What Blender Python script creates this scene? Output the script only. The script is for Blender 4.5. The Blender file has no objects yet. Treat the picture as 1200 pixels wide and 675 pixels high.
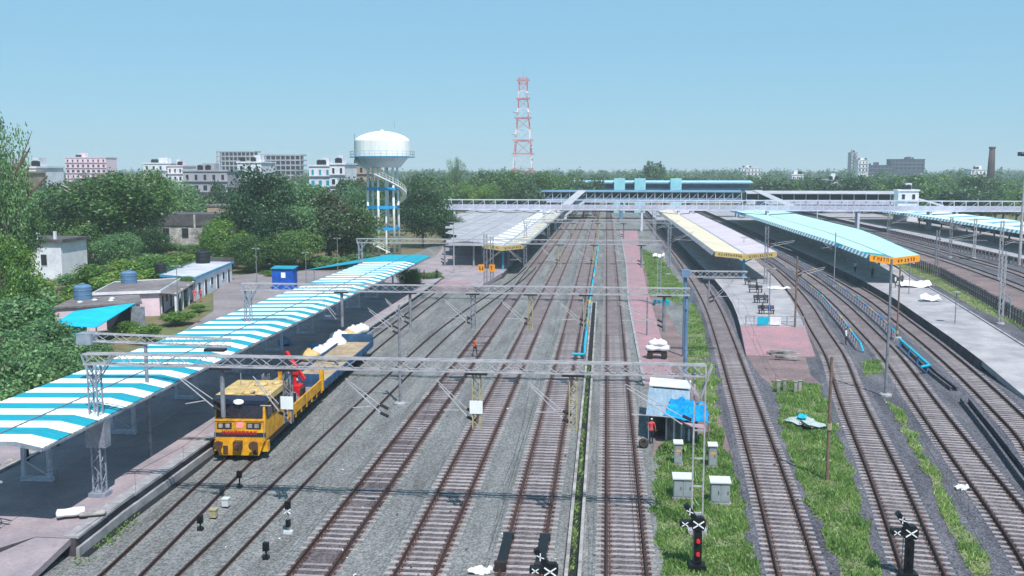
import bpy, math, random
import numpy as np
from mathutils import Vector, Matrix
R = math.radians
random.seed(7); RNG = np.random.default_rng(7)
scene = bpy.context.scene
COL = scene.collection

# ------------------------------------------------------------------ camera, sky, sun, exposure
FPX = 1150.0; CAMZ = 17.7; PITCH = math.atan(139.5 / FPX); YAW = R(5.47)
cd = bpy.data.cameras.new('camera'); cam = bpy.data.objects.new('camera', cd); COL.objects.link(cam)
cd.sensor_width = 36; cd.lens = FPX / 1200 * 36; cd.clip_end = 20000; cd.clip_start = 0.5
cam.location = (0, 0, CAMZ); cam.rotation_euler = (math.pi / 2 - PITCH, 0, YAW)
scene.camera = cam

SUNV = Vector((0.27, -0.56, 1.0)).normalized()      # towards the sun
w = bpy.data.worlds.new('World'); scene.world = w; w.use_nodes = True
nt = w.node_tree; nt.nodes.clear()
sky = nt.nodes.new('ShaderNodeTexSky'); sky.sky_type = 'NISHITA'; sky.sun_disc = False
sky.sun_elevation = math.asin(SUNV.z); sky.sun_rotation = math.atan2(SUNV.x, SUNV.y)
sky.altitude = 300; sky.air_density = 1.0; sky.dust_density = 0.3; sky.ozone_density = 2.0
tint = nt.nodes.new('ShaderNodeMix'); tint.data_type = 'RGBA'; tint.blend_type = 'MIX'      # flat blue mixed in to even out the sky colour
tint.inputs[0].default_value = 0.8; tint.inputs[7].default_value = (1.75, 3.85, 5.45, 1)
bg = nt.nodes.new('ShaderNodeBackground'); bg.inputs[1].default_value = 0.098
wo = nt.nodes.new('ShaderNodeOutputWorld')
nt.links.new(sky.outputs[0], tint.inputs[6]); nt.links.new(tint.outputs[2], bg.inputs[0]); nt.links.new(bg.outputs[0], wo.inputs[0])

sd = bpy.data.lights.new('sun', 'SUN'); sd.energy = 4.0; sd.angle = R(0.53); sd.color = (1.0, 0.965, 0.91)
sun = bpy.data.objects.new('sun', sd); COL.objects.link(sun)
sun.rotation_euler = (-SUNV).to_track_quat('-Z', 'Y').to_euler(); sun.location = (60, -120, 220)

scene.view_settings.view_transform = 'Standard'; scene.view_settings.look = 'None'
scene.view_settings.exposure = 0.55; scene.view_settings.gamma = 1.0
scene.view_settings.use_curve_mapping = False
scene.cycles.max_bounces = 6; scene.cycles.transparent_max_bounces = 8
scene.cycles.volume_bounces = 0

# ------------------------------------------------------------------ pixel -> place (1200x675 photograph)
_fw = Vector((-math.sin(YAW) * math.cos(PITCH), math.cos(YAW) * math.cos(PITCH), -math.sin(PITCH)))
_rt = Vector((math.cos(YAW), math.sin(YAW), 0)); _up = _rt.cross(_fw)
def ray(px, py): return _fw + _rt * ((px - 600) / FPX) - _up * ((py - 337.5) / FPX)
def G(px, py, z=0.0):
    d = ray(px, py); t = (z - CAMZ) / d.z
    return Vector((d.x * t, d.y * t, z))
def A(px, py, Y):
    d = ray(px, py); t = Y / d.y
    return Vector((d.x * t, Y, CAMZ + d.z * t))

# ------------------------------------------------------------------ materials
def lin(c):
    return tuple(((x / 255) / 12.92 if x / 255 <= 0.04045 else ((x / 255 + 0.055) / 1.055) ** 2.4) for x in c)
MATS = {}
def mat(name, rgb, rough=0.75, metal=0.0, var=0.25, scale=1.5, rgb2=None, bump=0.0, bscale=30, spec=0.3, fine=0.0, fscale=12, streak=None):
    """procedural surface: base colour broken up by two noises (large patches, fine grain) and a fine bump."""
    if name in MATS: return MATS[name]
    m = bpy.data.materials.new(name); m.use_nodes = True; MATS[name] = m
    n = m.node_tree.nodes; l = m.node_tree.links; p = n['Principled BSDF']
    c = lin(rgb); c2 = lin(rgb2) if rgb2 else tuple(x * (1 - var) for x in c)
    co = n.new('ShaderNodeTexCoord')
    mp = n.new('ShaderNodeMapping'); l.new(co.outputs['Object'], mp.inputs[0])
    if streak: mp.inputs['Scale'].default_value = streak
    nz = n.new('ShaderNodeTexNoise'); nz.inputs['Scale'].default_value = scale; nz.inputs['Detail'].default_value = 6; nz.inputs['Roughness'].default_value = 0.62
    l.new(mp.outputs[0], nz.inputs['Vector'])
    rp = n.new('ShaderNodeValToRGB'); rp.color_ramp.elements[0].position = 0.36; rp.color_ramp.elements[1].position = 0.66
    rp.color_ramp.elements[0].color = (*c2, 1); rp.color_ramp.elements[1].color = (*c, 1)
    l.new(nz.outputs[0], rp.inputs[0]); out = rp.outputs[0]
    if fine > 0:
        n2 = n.new('ShaderNodeTexNoise'); n2.inputs['Scale'].default_value = fscale; n2.inputs['Detail'].default_value = 4; n2.inputs['Roughness'].default_value = 0.7
        l.new(mp.outputs[0], n2.inputs['Vector'])
        mr = n.new('ShaderNodeMapRange'); mr.inputs[1].default_value = 0.3; mr.inputs[2].default_value = 0.7
        mr.inputs[3].default_value = 1 - fine; mr.inputs[4].default_value = 1 + fine
        l.new(n2.outputs[0], mr.inputs[0])
        mx = n.new('ShaderNodeMix'); mx.data_type = 'RGBA'; mx.blend_type = 'MULTIPLY'; mx.inputs[0].default_value = 1
        l.new(out, mx.inputs[6]); l.new(mr.outputs[0], mx.inputs[7]); out = mx.outputs[2]
    l.new(out, p.inputs['Base Color'])
    p.inputs['Roughness'].default_value = rough; p.inputs['Metallic'].default_value = metal
    p.inputs['Specular IOR Level'].default_value = spec
    if bump > 0:
        b = n.new('ShaderNodeBump'); b.inputs['Strength'].default_value = bump; b.inputs['Distance'].default_value = 0.05
        n3 = n.new('ShaderNodeTexNoise'); n3.inputs['Scale'].default_value = bscale; n3.inputs['Detail'].default_value = 3
        l.new(mp.outputs[0], n3.inputs['Vector']); l.new(n3.outputs[0], b.inputs['Height']); l.new(b.outputs[0], p.inputs['Normal'])
    return m

def stone_mat(name, rgb, rgb2, dark, scale, size=9.0, spread=0.55):
    """crushed stone: voronoi cells of individual tint over broad dusty / oily patches."""
    m = bpy.data.materials.new(name); m.use_nodes = True; MATS[name] = m
    n = m.node_tree.nodes; l = m.node_tree.links; p = n['Principled BSDF']
    co = n.new('ShaderNodeTexCoord')
    nz = n.new('ShaderNodeTexNoise'); nz.inputs['Scale'].default_value = scale; nz.inputs['Detail'].default_value = 7; nz.inputs['Roughness'].default_value = 0.65
    mp = n.new('ShaderNodeMapping'); mp.inputs['Scale'].default_value = (1.6, 0.35, 1); l.new(co.outputs['Object'], mp.inputs[0]); l.new(mp.outputs[0], nz.inputs['Vector'])
    rp = n.new('ShaderNodeValToRGB'); e = rp.color_ramp.elements
    e[0].position = 0.30; e[0].color = (*lin(dark), 1); e[1].position = 0.72; e[1].color = (*lin(rgb2), 1)
    k = e.new(0.5); k.color = (*lin(rgb), 1)
    l.new(nz.outputs[0], rp.inputs[0])
    vo = n.new('ShaderNodeTexVoronoi'); vo.inputs['Scale'].default_value = size; l.new(co.outputs['Object'], vo.inputs['Vector'])
    sp = n.new('ShaderNodeSeparateColor'); l.new(vo.outputs['Color'], sp.inputs[0])
    mr = n.new('ShaderNodeMapRange'); mr.inputs[3].default_value = 1 - spread; mr.inputs[4].default_value = 1 + spread; l.new(sp.outputs[0], mr.inputs[0])
    mx = n.new('ShaderNodeMix'); mx.data_type = 'RGBA'; mx.blend_type = 'MULTIPLY'; mx.inputs[0].default_value = 1
    l.new(rp.outputs[0], mx.inputs[6]); l.new(mr.outputs[0], mx.inputs[7]); l.new(mx.outputs[2], p.inputs['Base Color'])
    p.inputs['Roughness'].default_value = 0.95; p.inputs['Specular IOR Level'].default_value = 0.1
    b = n.new('ShaderNodeBump'); b.inputs['Strength'].default_value = 0.9; b.inputs['Distance'].default_value = 0.06
    l.new(vo.outputs['Distance'], b.inputs['Height']); l.new(b.outputs[0], p.inputs['Normal'])
    return m

def leaf_mat(name, dark, light, yellow=None, scale=0.35):
    m = bpy.data.materials.new(name); m.use_nodes = True; MATS[name] = m
    n = m.node_tree.nodes; l = m.node_tree.links; n.clear()
    out = n.new('ShaderNodeOutputMaterial'); co = n.new('ShaderNodeTexCoord'); ob = n.new('ShaderNodeObjectInfo'); ge = n.new('ShaderNodeNewGeometry')
    nz = n.new('ShaderNodeTexNoise'); nz.inputs['Scale'].default_value = scale; nz.inputs['Detail'].default_value = 3
    l.new(co.outputs['Object'], nz.inputs['Vector'])
    ad = n.new('ShaderNodeMath'); ad.operation = 'MULTIPLY_ADD'; ad.inputs[1].default_value = 0.55; l.new(ge.outputs['Random Per Island'], ad.inputs[0]); 
    sb = n.new('ShaderNodeMath'); sb.operation = 'SUBTRACT'; sb.inputs[1].default_value = 0.275; l.new(nz.outputs[0], sb.inputs[0]); l.new(sb.outputs[0], ad.inputs[2])
    a2 = n.new('ShaderNodeMath'); a2.operation = 'MULTIPLY_ADD'; a2.inputs[1].default_value = 0.3; l.new(ob.outputs['Random'], a2.inputs[0])
    s2 = n.new('ShaderNodeMath'); s2.operation = 'SUBTRACT'; s2.inputs[1].default_value = 0.15; l.new(ad.outputs[0], s2.inputs[0]); l.new(s2.outputs[0], a2.inputs[2])
    rp = n.new('ShaderNodeValToRGB'); e = rp.color_ramp.elements
    e[0].position = 0.22; e[0].color = (*lin(dark), 1); e[1].position = 0.75; e[1].color = (*lin(light), 1)
    if yellow: k = e.new(0.95); k.color = (*lin(yellow), 1)
    l.new(a2.outputs[0], rp.inputs[0])
    df = n.new('ShaderNodeBsdfDiffuse'); tr = n.new('ShaderNodeBsdfTranslucent'); gl = n.new('ShaderNodeBsdfGlossy'); gl.inputs['Roughness'].default_value = 0.45
    gl.inputs['Color'].default_value = (0.6, 0.7, 0.7, 1)
    l.new(rp.outputs[0], df.inputs[0]); l.new(rp.outputs[0], tr.inputs[0])
    m1 = n.new('ShaderNodeMixShader'); m1.inputs[0].default_value = 0.45; l.new(df.outputs[0], m1.inputs[1]); l.new(tr.outputs[0], m1.inputs[2])
    m2 = n.new('ShaderNodeMixShader'); m2.inputs[0].default_value = 0.035; l.new(m1.outputs[0], m2.inputs[1]); l.new(gl.outputs[0], m2.inputs[2])
    l.new(m2.outputs[0], out.inputs[0])
    return m

# ------------------------------------------------------------------ mesh helpers
class MB:
    def __init__(s): s.v = []; s.f = []; s.m = []
    def add(s, vs, fs, mi=0):
        o = len(s.v); s.v += [tuple(p) for p in vs]
        for f in fs: s.f.append(tuple(i + o for i in f)); s.m.append(mi)
        return s
    def box(s, x0, x1, y0, y1, z0, z1, mi=0):
        return s.add([(x0, y0, z0), (x1, y0, z0), (x1, y1, z0), (x0, y1, z0), (x0, y0, z1), (x1, y0, z1), (x1, y1, z1), (x0, y1, z1)],
                     [(0, 3, 2, 1), (4, 5, 6, 7), (0, 1, 5, 4), (1, 2, 6, 5), (2, 3, 7, 6), (3, 0, 4, 7)], mi)
    def cbox(s, c, d, mi=0): return s.box(c[0] - d[0] / 2, c[0] + d[0] / 2, c[1] - d[1] / 2, c[1] + d[1] / 2, c[2] - d[2] / 2, c[2] + d[2] / 2, mi)
    def bar(s, p, q, a, b=None, mi=0, upv=(0, 0, 1)):
        p = Vector(p); q = Vector(q); d = (q - p).normalized(); b = b or a
        u = Vector(upv)
        if abs(d.dot(u)) > 0.98: u = Vector((0, 1, 0))
        x = d.cross(u).normalized() * a / 2; y = x.normalized().cross(d).normalized() * b / 2
        vs = [p - x - y, p + x - y, p + x + y, p - x + y, q - x - y, q + x - y, q + x + y, q - x + y]
        return s.add(vs, [(0, 3, 2, 1), (4, 5, 6, 7), (0, 1, 5, 4), (1, 2, 6, 5), (2, 3, 7, 6), (3, 0, 4, 7)], mi)
    def tube(s, p, q, r, n=6, r2=None, mi=0):
        p = Vector(p); q = Vector(q); d = (q - p).normalized(); r2 = r if r2 is None else r2
        u = Vector((0, 0, 1)) if abs(d.z) < 0.95 else Vector((0, 1, 0))
        x = d.cross(u).normalized(); y = d.cross(x)
        ring = lambda c, rr: [c + (x * math.cos(2 * math.pi * i / n) + y * math.sin(2 * math.pi * i / n)) * rr for i in range(n)]
        vs = ring(p, r) + ring(q, r2)
        fs = [(i, (i + 1) % n, n + (i + 1) % n, n + i) for i in range(n)] + [tuple(range(n))[::-1], tuple(range(n, 2 * n))]
        return s.add(vs, fs, mi)
    def path(s, pts, r, n=5, mi=0):
        for a, b in zip(pts[:-1], pts[1:]): s.tube(a, b, r, n, mi=mi)
        return s
    def sweep(s, prof, pts, mi=0, close=True, cap=True):
        """profile [(lateral, z)] carried along plan path [(x, y[, z])]"""
        n = len(prof); rings = []
        for i, p in enumerate(pts):
            a = pts[max(i - 1, 0)]; b = pts[min(i + 1, len(pts) - 1)]
            tx, ty = b[0] - a[0], b[1] - a[1]; L = math.hypot(tx, ty); nx, ny = ty / L, -tx / L
            z = p[2] if len(p) > 2 else 0
            rings += [(p[0] + nx * u, p[1] + ny * u, z + h) for u, h in prof]
        fs = []
        for i in range(len(pts) - 1):
            for j in range(n if close else n - 1):
                k = (j + 1) % n; fs.append((i * n + j, i * n + k, (i + 1) * n + k, (i + 1) * n + j))
        if close and cap: fs += [tuple(range(n))[::-1], tuple(range((len(pts) - 1) * n, len(pts) * n))]
        return s.add(rings, fs, mi)
    def lathe(s, prof, c=(0, 0, 0), n=20, mi=0):
        vs = []; 
        for r, z in prof:
            vs += [(c[0] + r * math.cos(2 * math.pi * i / n), c[1] + r * math.sin(2 * math.pi * i / n), c[2] + z) for i in range(n)]
        fs = []
        for k in range(len(prof) - 1):
            for i in range(n): j = (i + 1) % n; fs.append((k * n + i, k * n + j, (k + 1) * n + j, (k + 1) * n + i))
        fs += [tuple(range(n))[::-1], tuple(range((len(prof) - 1) * n, len(prof) * n))]
        return s.add(vs, fs, mi)
    def extrude(s, poly, z0, z1, mi=0):
        n = len(poly); 
        if sum(poly[i][0] * poly[(i + 1) % n][1] - poly[(i + 1) % n][0] * poly[i][1] for i in range(n)) < 0: poly = poly[::-1]
        vs = [(x, y, z0) for x, y in poly] + [(x, y, z1) for x, y in poly]
        fs = [tuple(range(n))[::-1], tuple(range(n, 2 * n))] + [(i, (i + 1) % n, n + (i + 1) % n, n + i) for i in range(n)]
        return s.add(vs, fs, mi)
    def slab(s, quad, t, mi=0):
        """four 3-D points, thickened downwards"""
        vs = [tuple(p) for p in quad] + [(p[0], p[1], p[2] - t) for p in quad]
        return s.add(vs, [(0, 1, 2, 3), (7, 6, 5, 4), (0, 4, 5, 1), (1, 5, 6, 2), (2, 6, 7, 3), (3, 7, 4, 0)], mi)
    def truss(s, p, q, w_, h, n, t=0.07, d=0.045, mi=0):
        """square lattice girder: p, q = centre of the ends"""
        p = Vector(p); q = Vector(q); ax = (q - p).normalized()
        up = Vector((0, 0, 1)) if abs(ax.z) < 0.9 else Vector((0, 1, 0))
        sd_ = ax.cross(up).normalized() * w_ / 2; up = sd_.normalized().cross(ax).normalized() * h / 2
        cs = [(-1, -1), (1, -1), (1, 1), (-1, 1)]
        for a, b in cs: s.bar(p + sd_ * a + up * b, q + sd_ * a + up * b, t, t, mi)
        for i in range(n):
            a = p.lerp(q, i / n); b = p.lerp(q, (i + 1) / n)
            for k in range(4):
                c0, c1 = cs[k], cs[(k + 1) % 4]
                if i % 2: c0, c1 = c1, c0
                s.bar(a + sd_ * c0[0] + up * c0[1], b + sd_ * c1[0] + up * c1[1], d, d, mi)
        return s
    def mesh(s, name, mats, smooth=False):
        me = bpy.data.meshes.new(name); me.from_pydata(s.v, [], s.f)
        for m in (mats if isinstance(mats, (list, tuple)) else [mats]): me.materials.append(m)
        if len(set(s.m)) > 1: me.polygons.foreach_set('material_index', s.m)
        if smooth: me.polygons.foreach_set('use_smooth', [True] * len(s.f))
        me.update(); return me
    def build(s, name, mats, parent=None, smooth=False):
        """verts in world space if the parent is an unrotated root: they are shifted to its place"""
        if parent is not None:
            o = Vector((0, 0, 0)); q = parent
            while q is not None: o += q.location; q = q.parent
            s.v = [(a - o.x, b - o.y, c - o.z) for a, b, c in s.v]
        return link(name, s.mesh(name, mats, smooth), parent)
    def local(s, name, mats, parent, smooth=False): return link(name, s.mesh(name, mats, smooth), parent)

def link(name, me, parent=None, loc=None, rz=0.0):
    o = bpy.data.objects.new(name, me); COL.objects.link(o)
    if parent is not None: o.parent = parent
    if loc is not None: o.location = loc
    if rz: o.rotation_euler = (0, 0, rz)
    return o
def tag(o, label, cat, group=None):
    o['label'] = label; o['category'] = cat
    if group: o['group'] = group
    return o
def thing(name, label, cat, loc=(0, 0, 0), rz=0.0, group=None):
    o = bpy.data.objects.new(name, None); COL.objects.link(o); o.location = loc; o.rotation_euler = (0, 0, rz); o.empty_display_size = 0.3
    return tag(o, label, cat, group)
def structure(o): o['kind'] = 'structure'; return o
def stuff(o): o['kind'] = 'stuff'; return o
def clone(root, loc, rz=0.0, label=None, scale=None):
    r = root.copy(); COL.objects.link(r); r.location = loc; r.rotation_euler = (0, 0, rz)
    if scale is not None: r.scale = scale if hasattr(scale, '__len__') else (scale,) * 3
    if label: r['label'] = label
    for ch in list(root.children):
        c = ch.copy(); COL.objects.link(c); c.parent = r
        for g in list(ch.children):
            d = g.copy(); COL.objects.link(d); d.parent = c
    return r
def interp(pts, y):
    xs = [p[1] for p in pts]; return float(np.interp(y, xs, [p[0] for p in pts]))
def smooth_path(pts, step=2.0):
    """cubic (Catmull-Rom in y) resampling of [(x, y)]"""
    ys = np.array([p[1] for p in pts], float); xs = np.array([p[0] for p in pts], float)
    m = np.gradient(xs, ys); out = []
    n = max(2, int((ys[-1] - ys[0]) / step))
    for y in np.linspace(ys[0], ys[-1], n + 1):
        i = min(max(np.searchsorted(ys, y) - 1, 0), len(ys) - 2); h = ys[i + 1] - ys[i]; t = (y - ys[i]) / h
        x = (2 * t**3 - 3 * t**2 + 1) * xs[i] + (t**3 - 2 * t**2 + t) * h * m[i] + (-2 * t**3 + 3 * t**2) * xs[i + 1] + (t**3 - t**2) * h * m[i + 1]
        out.append((float(x), float(y)))
    return out

# ================================================================== SETTING
M_ball = stone_mat('ballast_grey', (117, 118, 119), (137, 136, 136), (95, 93, 94), 0.22, 11.0, 0.42)
M_ballr = stone_mat('ballast_dark', (92, 91, 99), (112, 110, 117), (70, 69, 78), 0.25, 11.0, 0.5)
M_bedr = stone_mat('ballast_stained', (84, 68, 66), (104, 88, 84), (60, 48, 48), 0.5, 11.0, 0.5)
M_bed = stone_mat('ballast_rusty', (96, 88, 92), (116, 108, 110), (74, 66, 70), 0.5, 11.0, 0.45)
M_sleep = mat('sleeper_concrete', (164, 157, 160), 0.9, rgb2=(128, 120, 124), scale=2.5, fine=0.22, fscale=9)
def rust_bands(m):
    """brake-dust stain where the rails sit (a real stain, in the sleeper's own coordinates)"""
    n = m.node_tree.nodes; l = m.node_tree.links; p = n['Principled BSDF']; src = p.inputs['Base Color'].links[0].from_socket
    co = n.new('ShaderNodeTexCoord'); sp = n.new('ShaderNodeSeparateXYZ'); l.new(co.outputs['Object'], sp.inputs[0])
    ab = n.new('ShaderNodeMath'); ab.operation = 'ABSOLUTE'; l.new(sp.outputs[0], ab.inputs[0])
    d = n.new('ShaderNodeMath'); d.operation = 'SUBTRACT'; d.inputs[1].default_value = .87; l.new(ab.outputs[0], d.inputs[0])
    a2 = n.new('ShaderNodeMath'); a2.operation = 'ABSOLUTE'; l.new(d.outputs[0], a2.inputs[0])
    ob = n.new('ShaderNodeObjectInfo'); nz = n.new('ShaderNodeTexNoise'); nz.inputs['Scale'].default_value = 4; ad = n.new('ShaderNodeVectorMath'); l.new(co.outputs['Object'], ad.inputs[0]); l.new(ob.outputs['Location'], ad.inputs[1]); l.new(ad.outputs[0], nz.inputs['Vector'])
    s = n.new('ShaderNodeMath'); s.operation = 'MULTIPLY_ADD'; s.inputs[1].default_value = .5; l.new(nz.outputs[0], s.inputs[0]); l.new(a2.outputs[0], s.inputs[2])
    mr = n.new('ShaderNodeMapRange'); mr.inputs[1].default_value = .3; mr.inputs[2].default_value = .55; mr.inputs[3].default_value = .8; mr.inputs[4].default_value = 0; l.new(s.outputs[0], mr.inputs[0])
    mx = n.new('ShaderNodeMix'); mx.data_type = 'RGBA'; l.new(mr.outputs[0], mx.inputs[0]); l.new(src, mx.inputs[6]); mx.inputs[7].default_value = (*lin((112, 86, 80)), 1)
    mo = n.new('ShaderNodeMapRange'); mo.inputs[3].default_value = .72; mo.inputs[4].default_value = 1.1; l.new(ob.outputs['Random'], mo.inputs[0])
    m2 = n.new('ShaderNodeMix'); m2.data_type = 'RGBA'; m2.blend_type = 'MULTIPLY'; m2.inputs[0].default_value = 1; l.new(mx.outputs[2], m2.inputs[6]); l.new(mo.outputs[0], m2.inputs[7])
    l.new(m2.outputs[2], p.inputs['Base Color'])
rust_bands(M_sleep)
M_sleepf = mat('sleeper_concrete_far', (148, 138, 140), 0.9, rgb2=(120, 110, 114), scale=.4, fine=0.2, fscale=3)
M_rail = mat('rail_rust', (76, 54, 52), 0.6, 0.3, var=0.4, scale=3, spec=0.4)
M_railtop = mat('rail_worn', (120, 108, 106), 0.4, 0.7, var=0.3, scale=4)
M_earth = mat('earth_green', (92, 104, 66), 0.95, var=0.4, scale=0.06, rgb2=(112, 98, 78), fine=0.3, fscale=0.8)
M_soil = mat('verge_soil', (116, 128, 86), 0.95, scale=0.7, rgb2=(122, 112, 100), fine=0.35, fscale=7, bump=0.4)
M_dirt = mat('brown_dirt', (134, 112, 112), 0.95, scale=0.25, rgb2=(102, 90, 92), fine=0.3, fscale=3, bump=0.4)
M_plat = mat('platform_concrete', (168, 164, 167), 0.9, scale=0.35, rgb2=(138, 134, 140), fine=0.14, fscale=6, bump=0.15)
M_platp = mat('platform_pinkish', (158, 144, 149), 0.9, scale=0.4, rgb2=(132, 122, 130), fine=0.14, fscale=6, bump=0.15)
M_pink = mat('pink_paving', (164, 122, 130), 0.9, scale=0.35, rgb2=(136, 116, 122), fine=0.2, fscale=4, bump=0.2)
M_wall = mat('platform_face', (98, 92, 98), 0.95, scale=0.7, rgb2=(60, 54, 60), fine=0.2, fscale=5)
M_coping = mat('coping_stone', (160, 158, 162), 0.9, scale=0.8, rgb2=(126, 125, 131), fine=0.12, fscale=8)
M_yard = mat('yard_asphalt', (140, 130, 134), 0.95, scale=0.18, rgb2=(116, 110, 114), fine=0.18, fscale=2, bump=0.2)
M_conc = mat('weathered_concrete', (170, 164, 162), 0.9, scale=0.8, rgb2=(116, 112, 112), fine=0.2, fscale=6)
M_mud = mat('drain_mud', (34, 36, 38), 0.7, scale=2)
M_grass = leaf_mat('grass_blades', (96, 130, 66), (148, 176, 100), (184, 180, 130), 0.5)

structure(MB().add([(-9000, -300, -0.25), (9000, -300, -0.25), (9000, 12000, -0.25), (-9000, 12000, -0.25)], [(0, 1, 2, 3)]).build('ground', M_earth))
def sheet(name, poly, z, m):
    return structure(MB().add([(x, y, z) for x, y in poly], [tuple(range(len(poly)))]).build(name, m))
sheet('ballast_field', [(-25.2, 15), (6.4, 15), (7.2, 70), (9.5, 110), (12.5, 160), (13, 470), (-40, 470), (-40, 150), (-25.2, 150)], 0.0, M_ball)
sheet('ballast_field', [(6.4, 15), (60, 15), (60, 100), (80, 150), (80, 470), (13, 470), (12.5, 160), (9.5, 110), (7.2, 70)], 0.0, M_ballr)
sheet('dirt_ground', [(44.5, 100), (52, 100), (60, 128), (64.5, 170), (66, 230), (58, 230), (55.5, 190), (50.5, 137)], 0.02, M_dirt)
sheet('dirt_ground', [G(x, y)[:2] for x, y in [(868, 405), (940, 405), (950, 440), (965, 452), (905, 452), (890, 440)]], 0.012, M_dirt)
sheet('lane', [(-33.4, 28), (-33.4, 84), (-45, 92), (-41.5, 84), (-40.5, 60), (-40.5, 28)], -0.02, M_platp)
sheet('yard', [(-33.4, 84), (-33.4, 168), (-56, 168), (-62, 158), (-56, 135), (-49, 118), (-45, 96)], -0.02, M_yard)
sheet('bare_ground', [(3.0, 60), (8.0, 60), (8.6, 82), (7.5, 130), (9, 185), (6.4, 185), (5.9, 100), (5.8, 84)], 0.012, M_dirt)

# ---------- tracks
SLEEP = MB()
SLEEP.add([(-1.375, -.13, -.1), (1.375, -.13, -.1), (1.375, .13, -.1), (-1.375, .13, -.1), (-1.375, -.105, .05), (1.375, -.105, .05), (1.375, .105, .05), (-1.375, .105, .05)],
          [(4, 5, 6, 7), (0, 1, 5, 4), (1, 2, 6, 5), (2, 3, 7, 6), (3, 0, 4, 7)])
for sx in (-.84, .84):                                     # rail clips on each seat
    for dx in (-.12, .12): SLEEP.box(sx + dx - .03, sx + dx + .03, -.05, .05, .05, .09, 1)
SLEEP_ME = SLEEP.mesh('sleeper', [M_sleep, M_rail])
RAILP = [(-.07, .05), (.07, .05), (.07, .065), (.012, .085), (.012, .17), (.036, .185), (.036, .22), (-.036, .22), (-.036, .185), (-.012, .17), (-.012, .085), (-.07, .065)]
def track(label, pts, near=True, buried=False, far=105.0, rmax=330.0, bed=.022):
    path = smooth_path(pts, 2.5)
    t = thing('railway_track', label, 'railway track', (path[0][0], path[0][1], 0)); structure(t); del t['category']
    bh = 0.058 if buried else bed
    mo = M_ballr if path[0][0] > 5 else M_ball
    if buried: MB().sweep([(-1.9, 0.004), (-1.35, bh), (1.35, bh), (1.9, 0.004)], path, close=False).build('ballast', mo, t)
    else:
        b = MB()
        for prof, mi in (([(-1.85, .004), (-1.4, bh), (-1.12, bh)], 0), ([(-1.12, bh), (-.62, bh)], 1), ([(-.62, bh), (.62, bh)], 2), ([(.62, bh), (1.12, bh)], 1), ([(1.12, bh), (1.4, bh), (1.85, .004)], 0)):
            b.sweep(prof, path, mi, close=False)
        b.build('ballast', [mo, M_bedr, M_bed], t)
    for s in (-1, 1):
        b = MB(); prof = [(u + s * 0.8745, h) for u, h in RAILP]; b.sweep(prof, path)
        b.build('rail', M_rail, t)
    ys = [p[1] for p in path]; xs = [p[0] for p in path]
    y = ys[0] + 0.3; k = 0; rest = MB(); rr = random.Random(len(label))
    while y < min(ys[-1], rmax):
        x = float(np.interp(y, ys, xs)); dx = float(np.interp(y + .5, ys, xs)) - x
        a = -math.atan2(dx, .5) + rr.gauss(0, 0.008)
        if y < far and near and not buried:
            o = bpy.data.objects.new('sleeper', SLEEP_ME); COL.objects.link(o); o.parent = t
            o.location = (x - path[0][0], y - path[0][1], rr.uniform(-.012, .008)); o.rotation_euler = (0, 0, a)
        elif not buried:
            c, s_ = math.cos(a), math.sin(a); q = []
            for u, v in ((-1.375, -.11), (1.375, -.11), (1.375, .11), (-1.375, .11)): q.append((x + u * c - v * s_, y + u * s_ + v * c))
            rest.add([(*p, .05) for p in q] + [(*p, -.05) for p in q], [(0, 1, 2, 3), (0, 4, 5, 1), (1, 5, 6, 2), (2, 6, 7, 3), (3, 7, 4, 0)])
        y += 0.62
    if rest.v: stuff(rest.build('far_sleepers', M_sleepf, t))
    return path
TR = {}
TR[1] = track('track beside the striped left platform carrying the yellow work train', [(-20.2, 28), (-20.85, 39), (-21.5, 48), (-22.1, 57), (-22.7, 70), (-23.1, 90), (-23.3, 120), (-23.3, 138)], buried=True)
TR[2] = track('ballast-covered siding just right of the yellow work train', [(-17.5, 28), (-17.55, 45), (-17.6, 80), (-17.3, 105), (-15.9, 130), (-14.0, 155), (-13.3, 175)], buried=True)
TR[3] = track('third straight track counting from the left platform', [(-12.75, 28), (-12.75, 150), (-12.75, 470)], bed=.042)
TR[4] = track('fourth straight track passing under the yellow latticed drop arm', [(-8.15, 28), (-8.15, 150), (-8.15, 470)])
TR[5] = track('straight track with black stop blocks, left of the weedy drain', [(-3.6, 28), (-3.6, 150), (-3.6, 470)])
TR[6] = track('straight track between the weedy drain and the tarpaulin hut', [(1.06, 28), (1.08, 150), (1.1, 470)])
TR[7] = track('curved track between the four grey cabinets and the grass strip', [(7.6, 28), (8.5, 41.7), (9.05, 49), (11.3, 84), (12.45, 103), (13.7, 127), (14.3, 148), (14.7, 178), (14.9, 284), (14.9, 470)], far=95)
TR[8] = track('curved track beside the right black route signal', [(11.6, 28), (13.9, 42), (15.5, 52), (19.3, 78.5), (21.6, 93), (23.7, 111.5), (25.4, 125.5), (27.0, 142), (28.1, 157), (29.2, 178), (29.9, 205), (30.1, 300), (30.1, 470)], far=95)
TR[9] = track('curved track between the two blue and yellow pipe frames', [(16.4, 28), (20.1, 46.5), (22.3, 61.8), (24.4, 76.5), (26.8, 93), (28.9, 112.5), (31.1, 136.5), (32.8, 165), (33.6, 197), (33.9, 300), (33.9, 470)], far=95)
TR[10] = track('curved track along the dark edge of the right platform', [(21.0, 40), (25.2, 55), (28.1, 66), (29.3, 73.5), (31.1, 86), (32.9, 101), (34.5, 117), (36.0, 132), (37.2, 153), (37.9, 185), (38.1, 300), (38.1, 470)], far=100)
TR[11] = track('far right track beyond the post fence and bare dirt', [(54.5, 110), (58.3, 130), (61.5, 150), (64.5, 180), (67, 227), (68.5, 300), (68.5, 470)], near=False)
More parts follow.
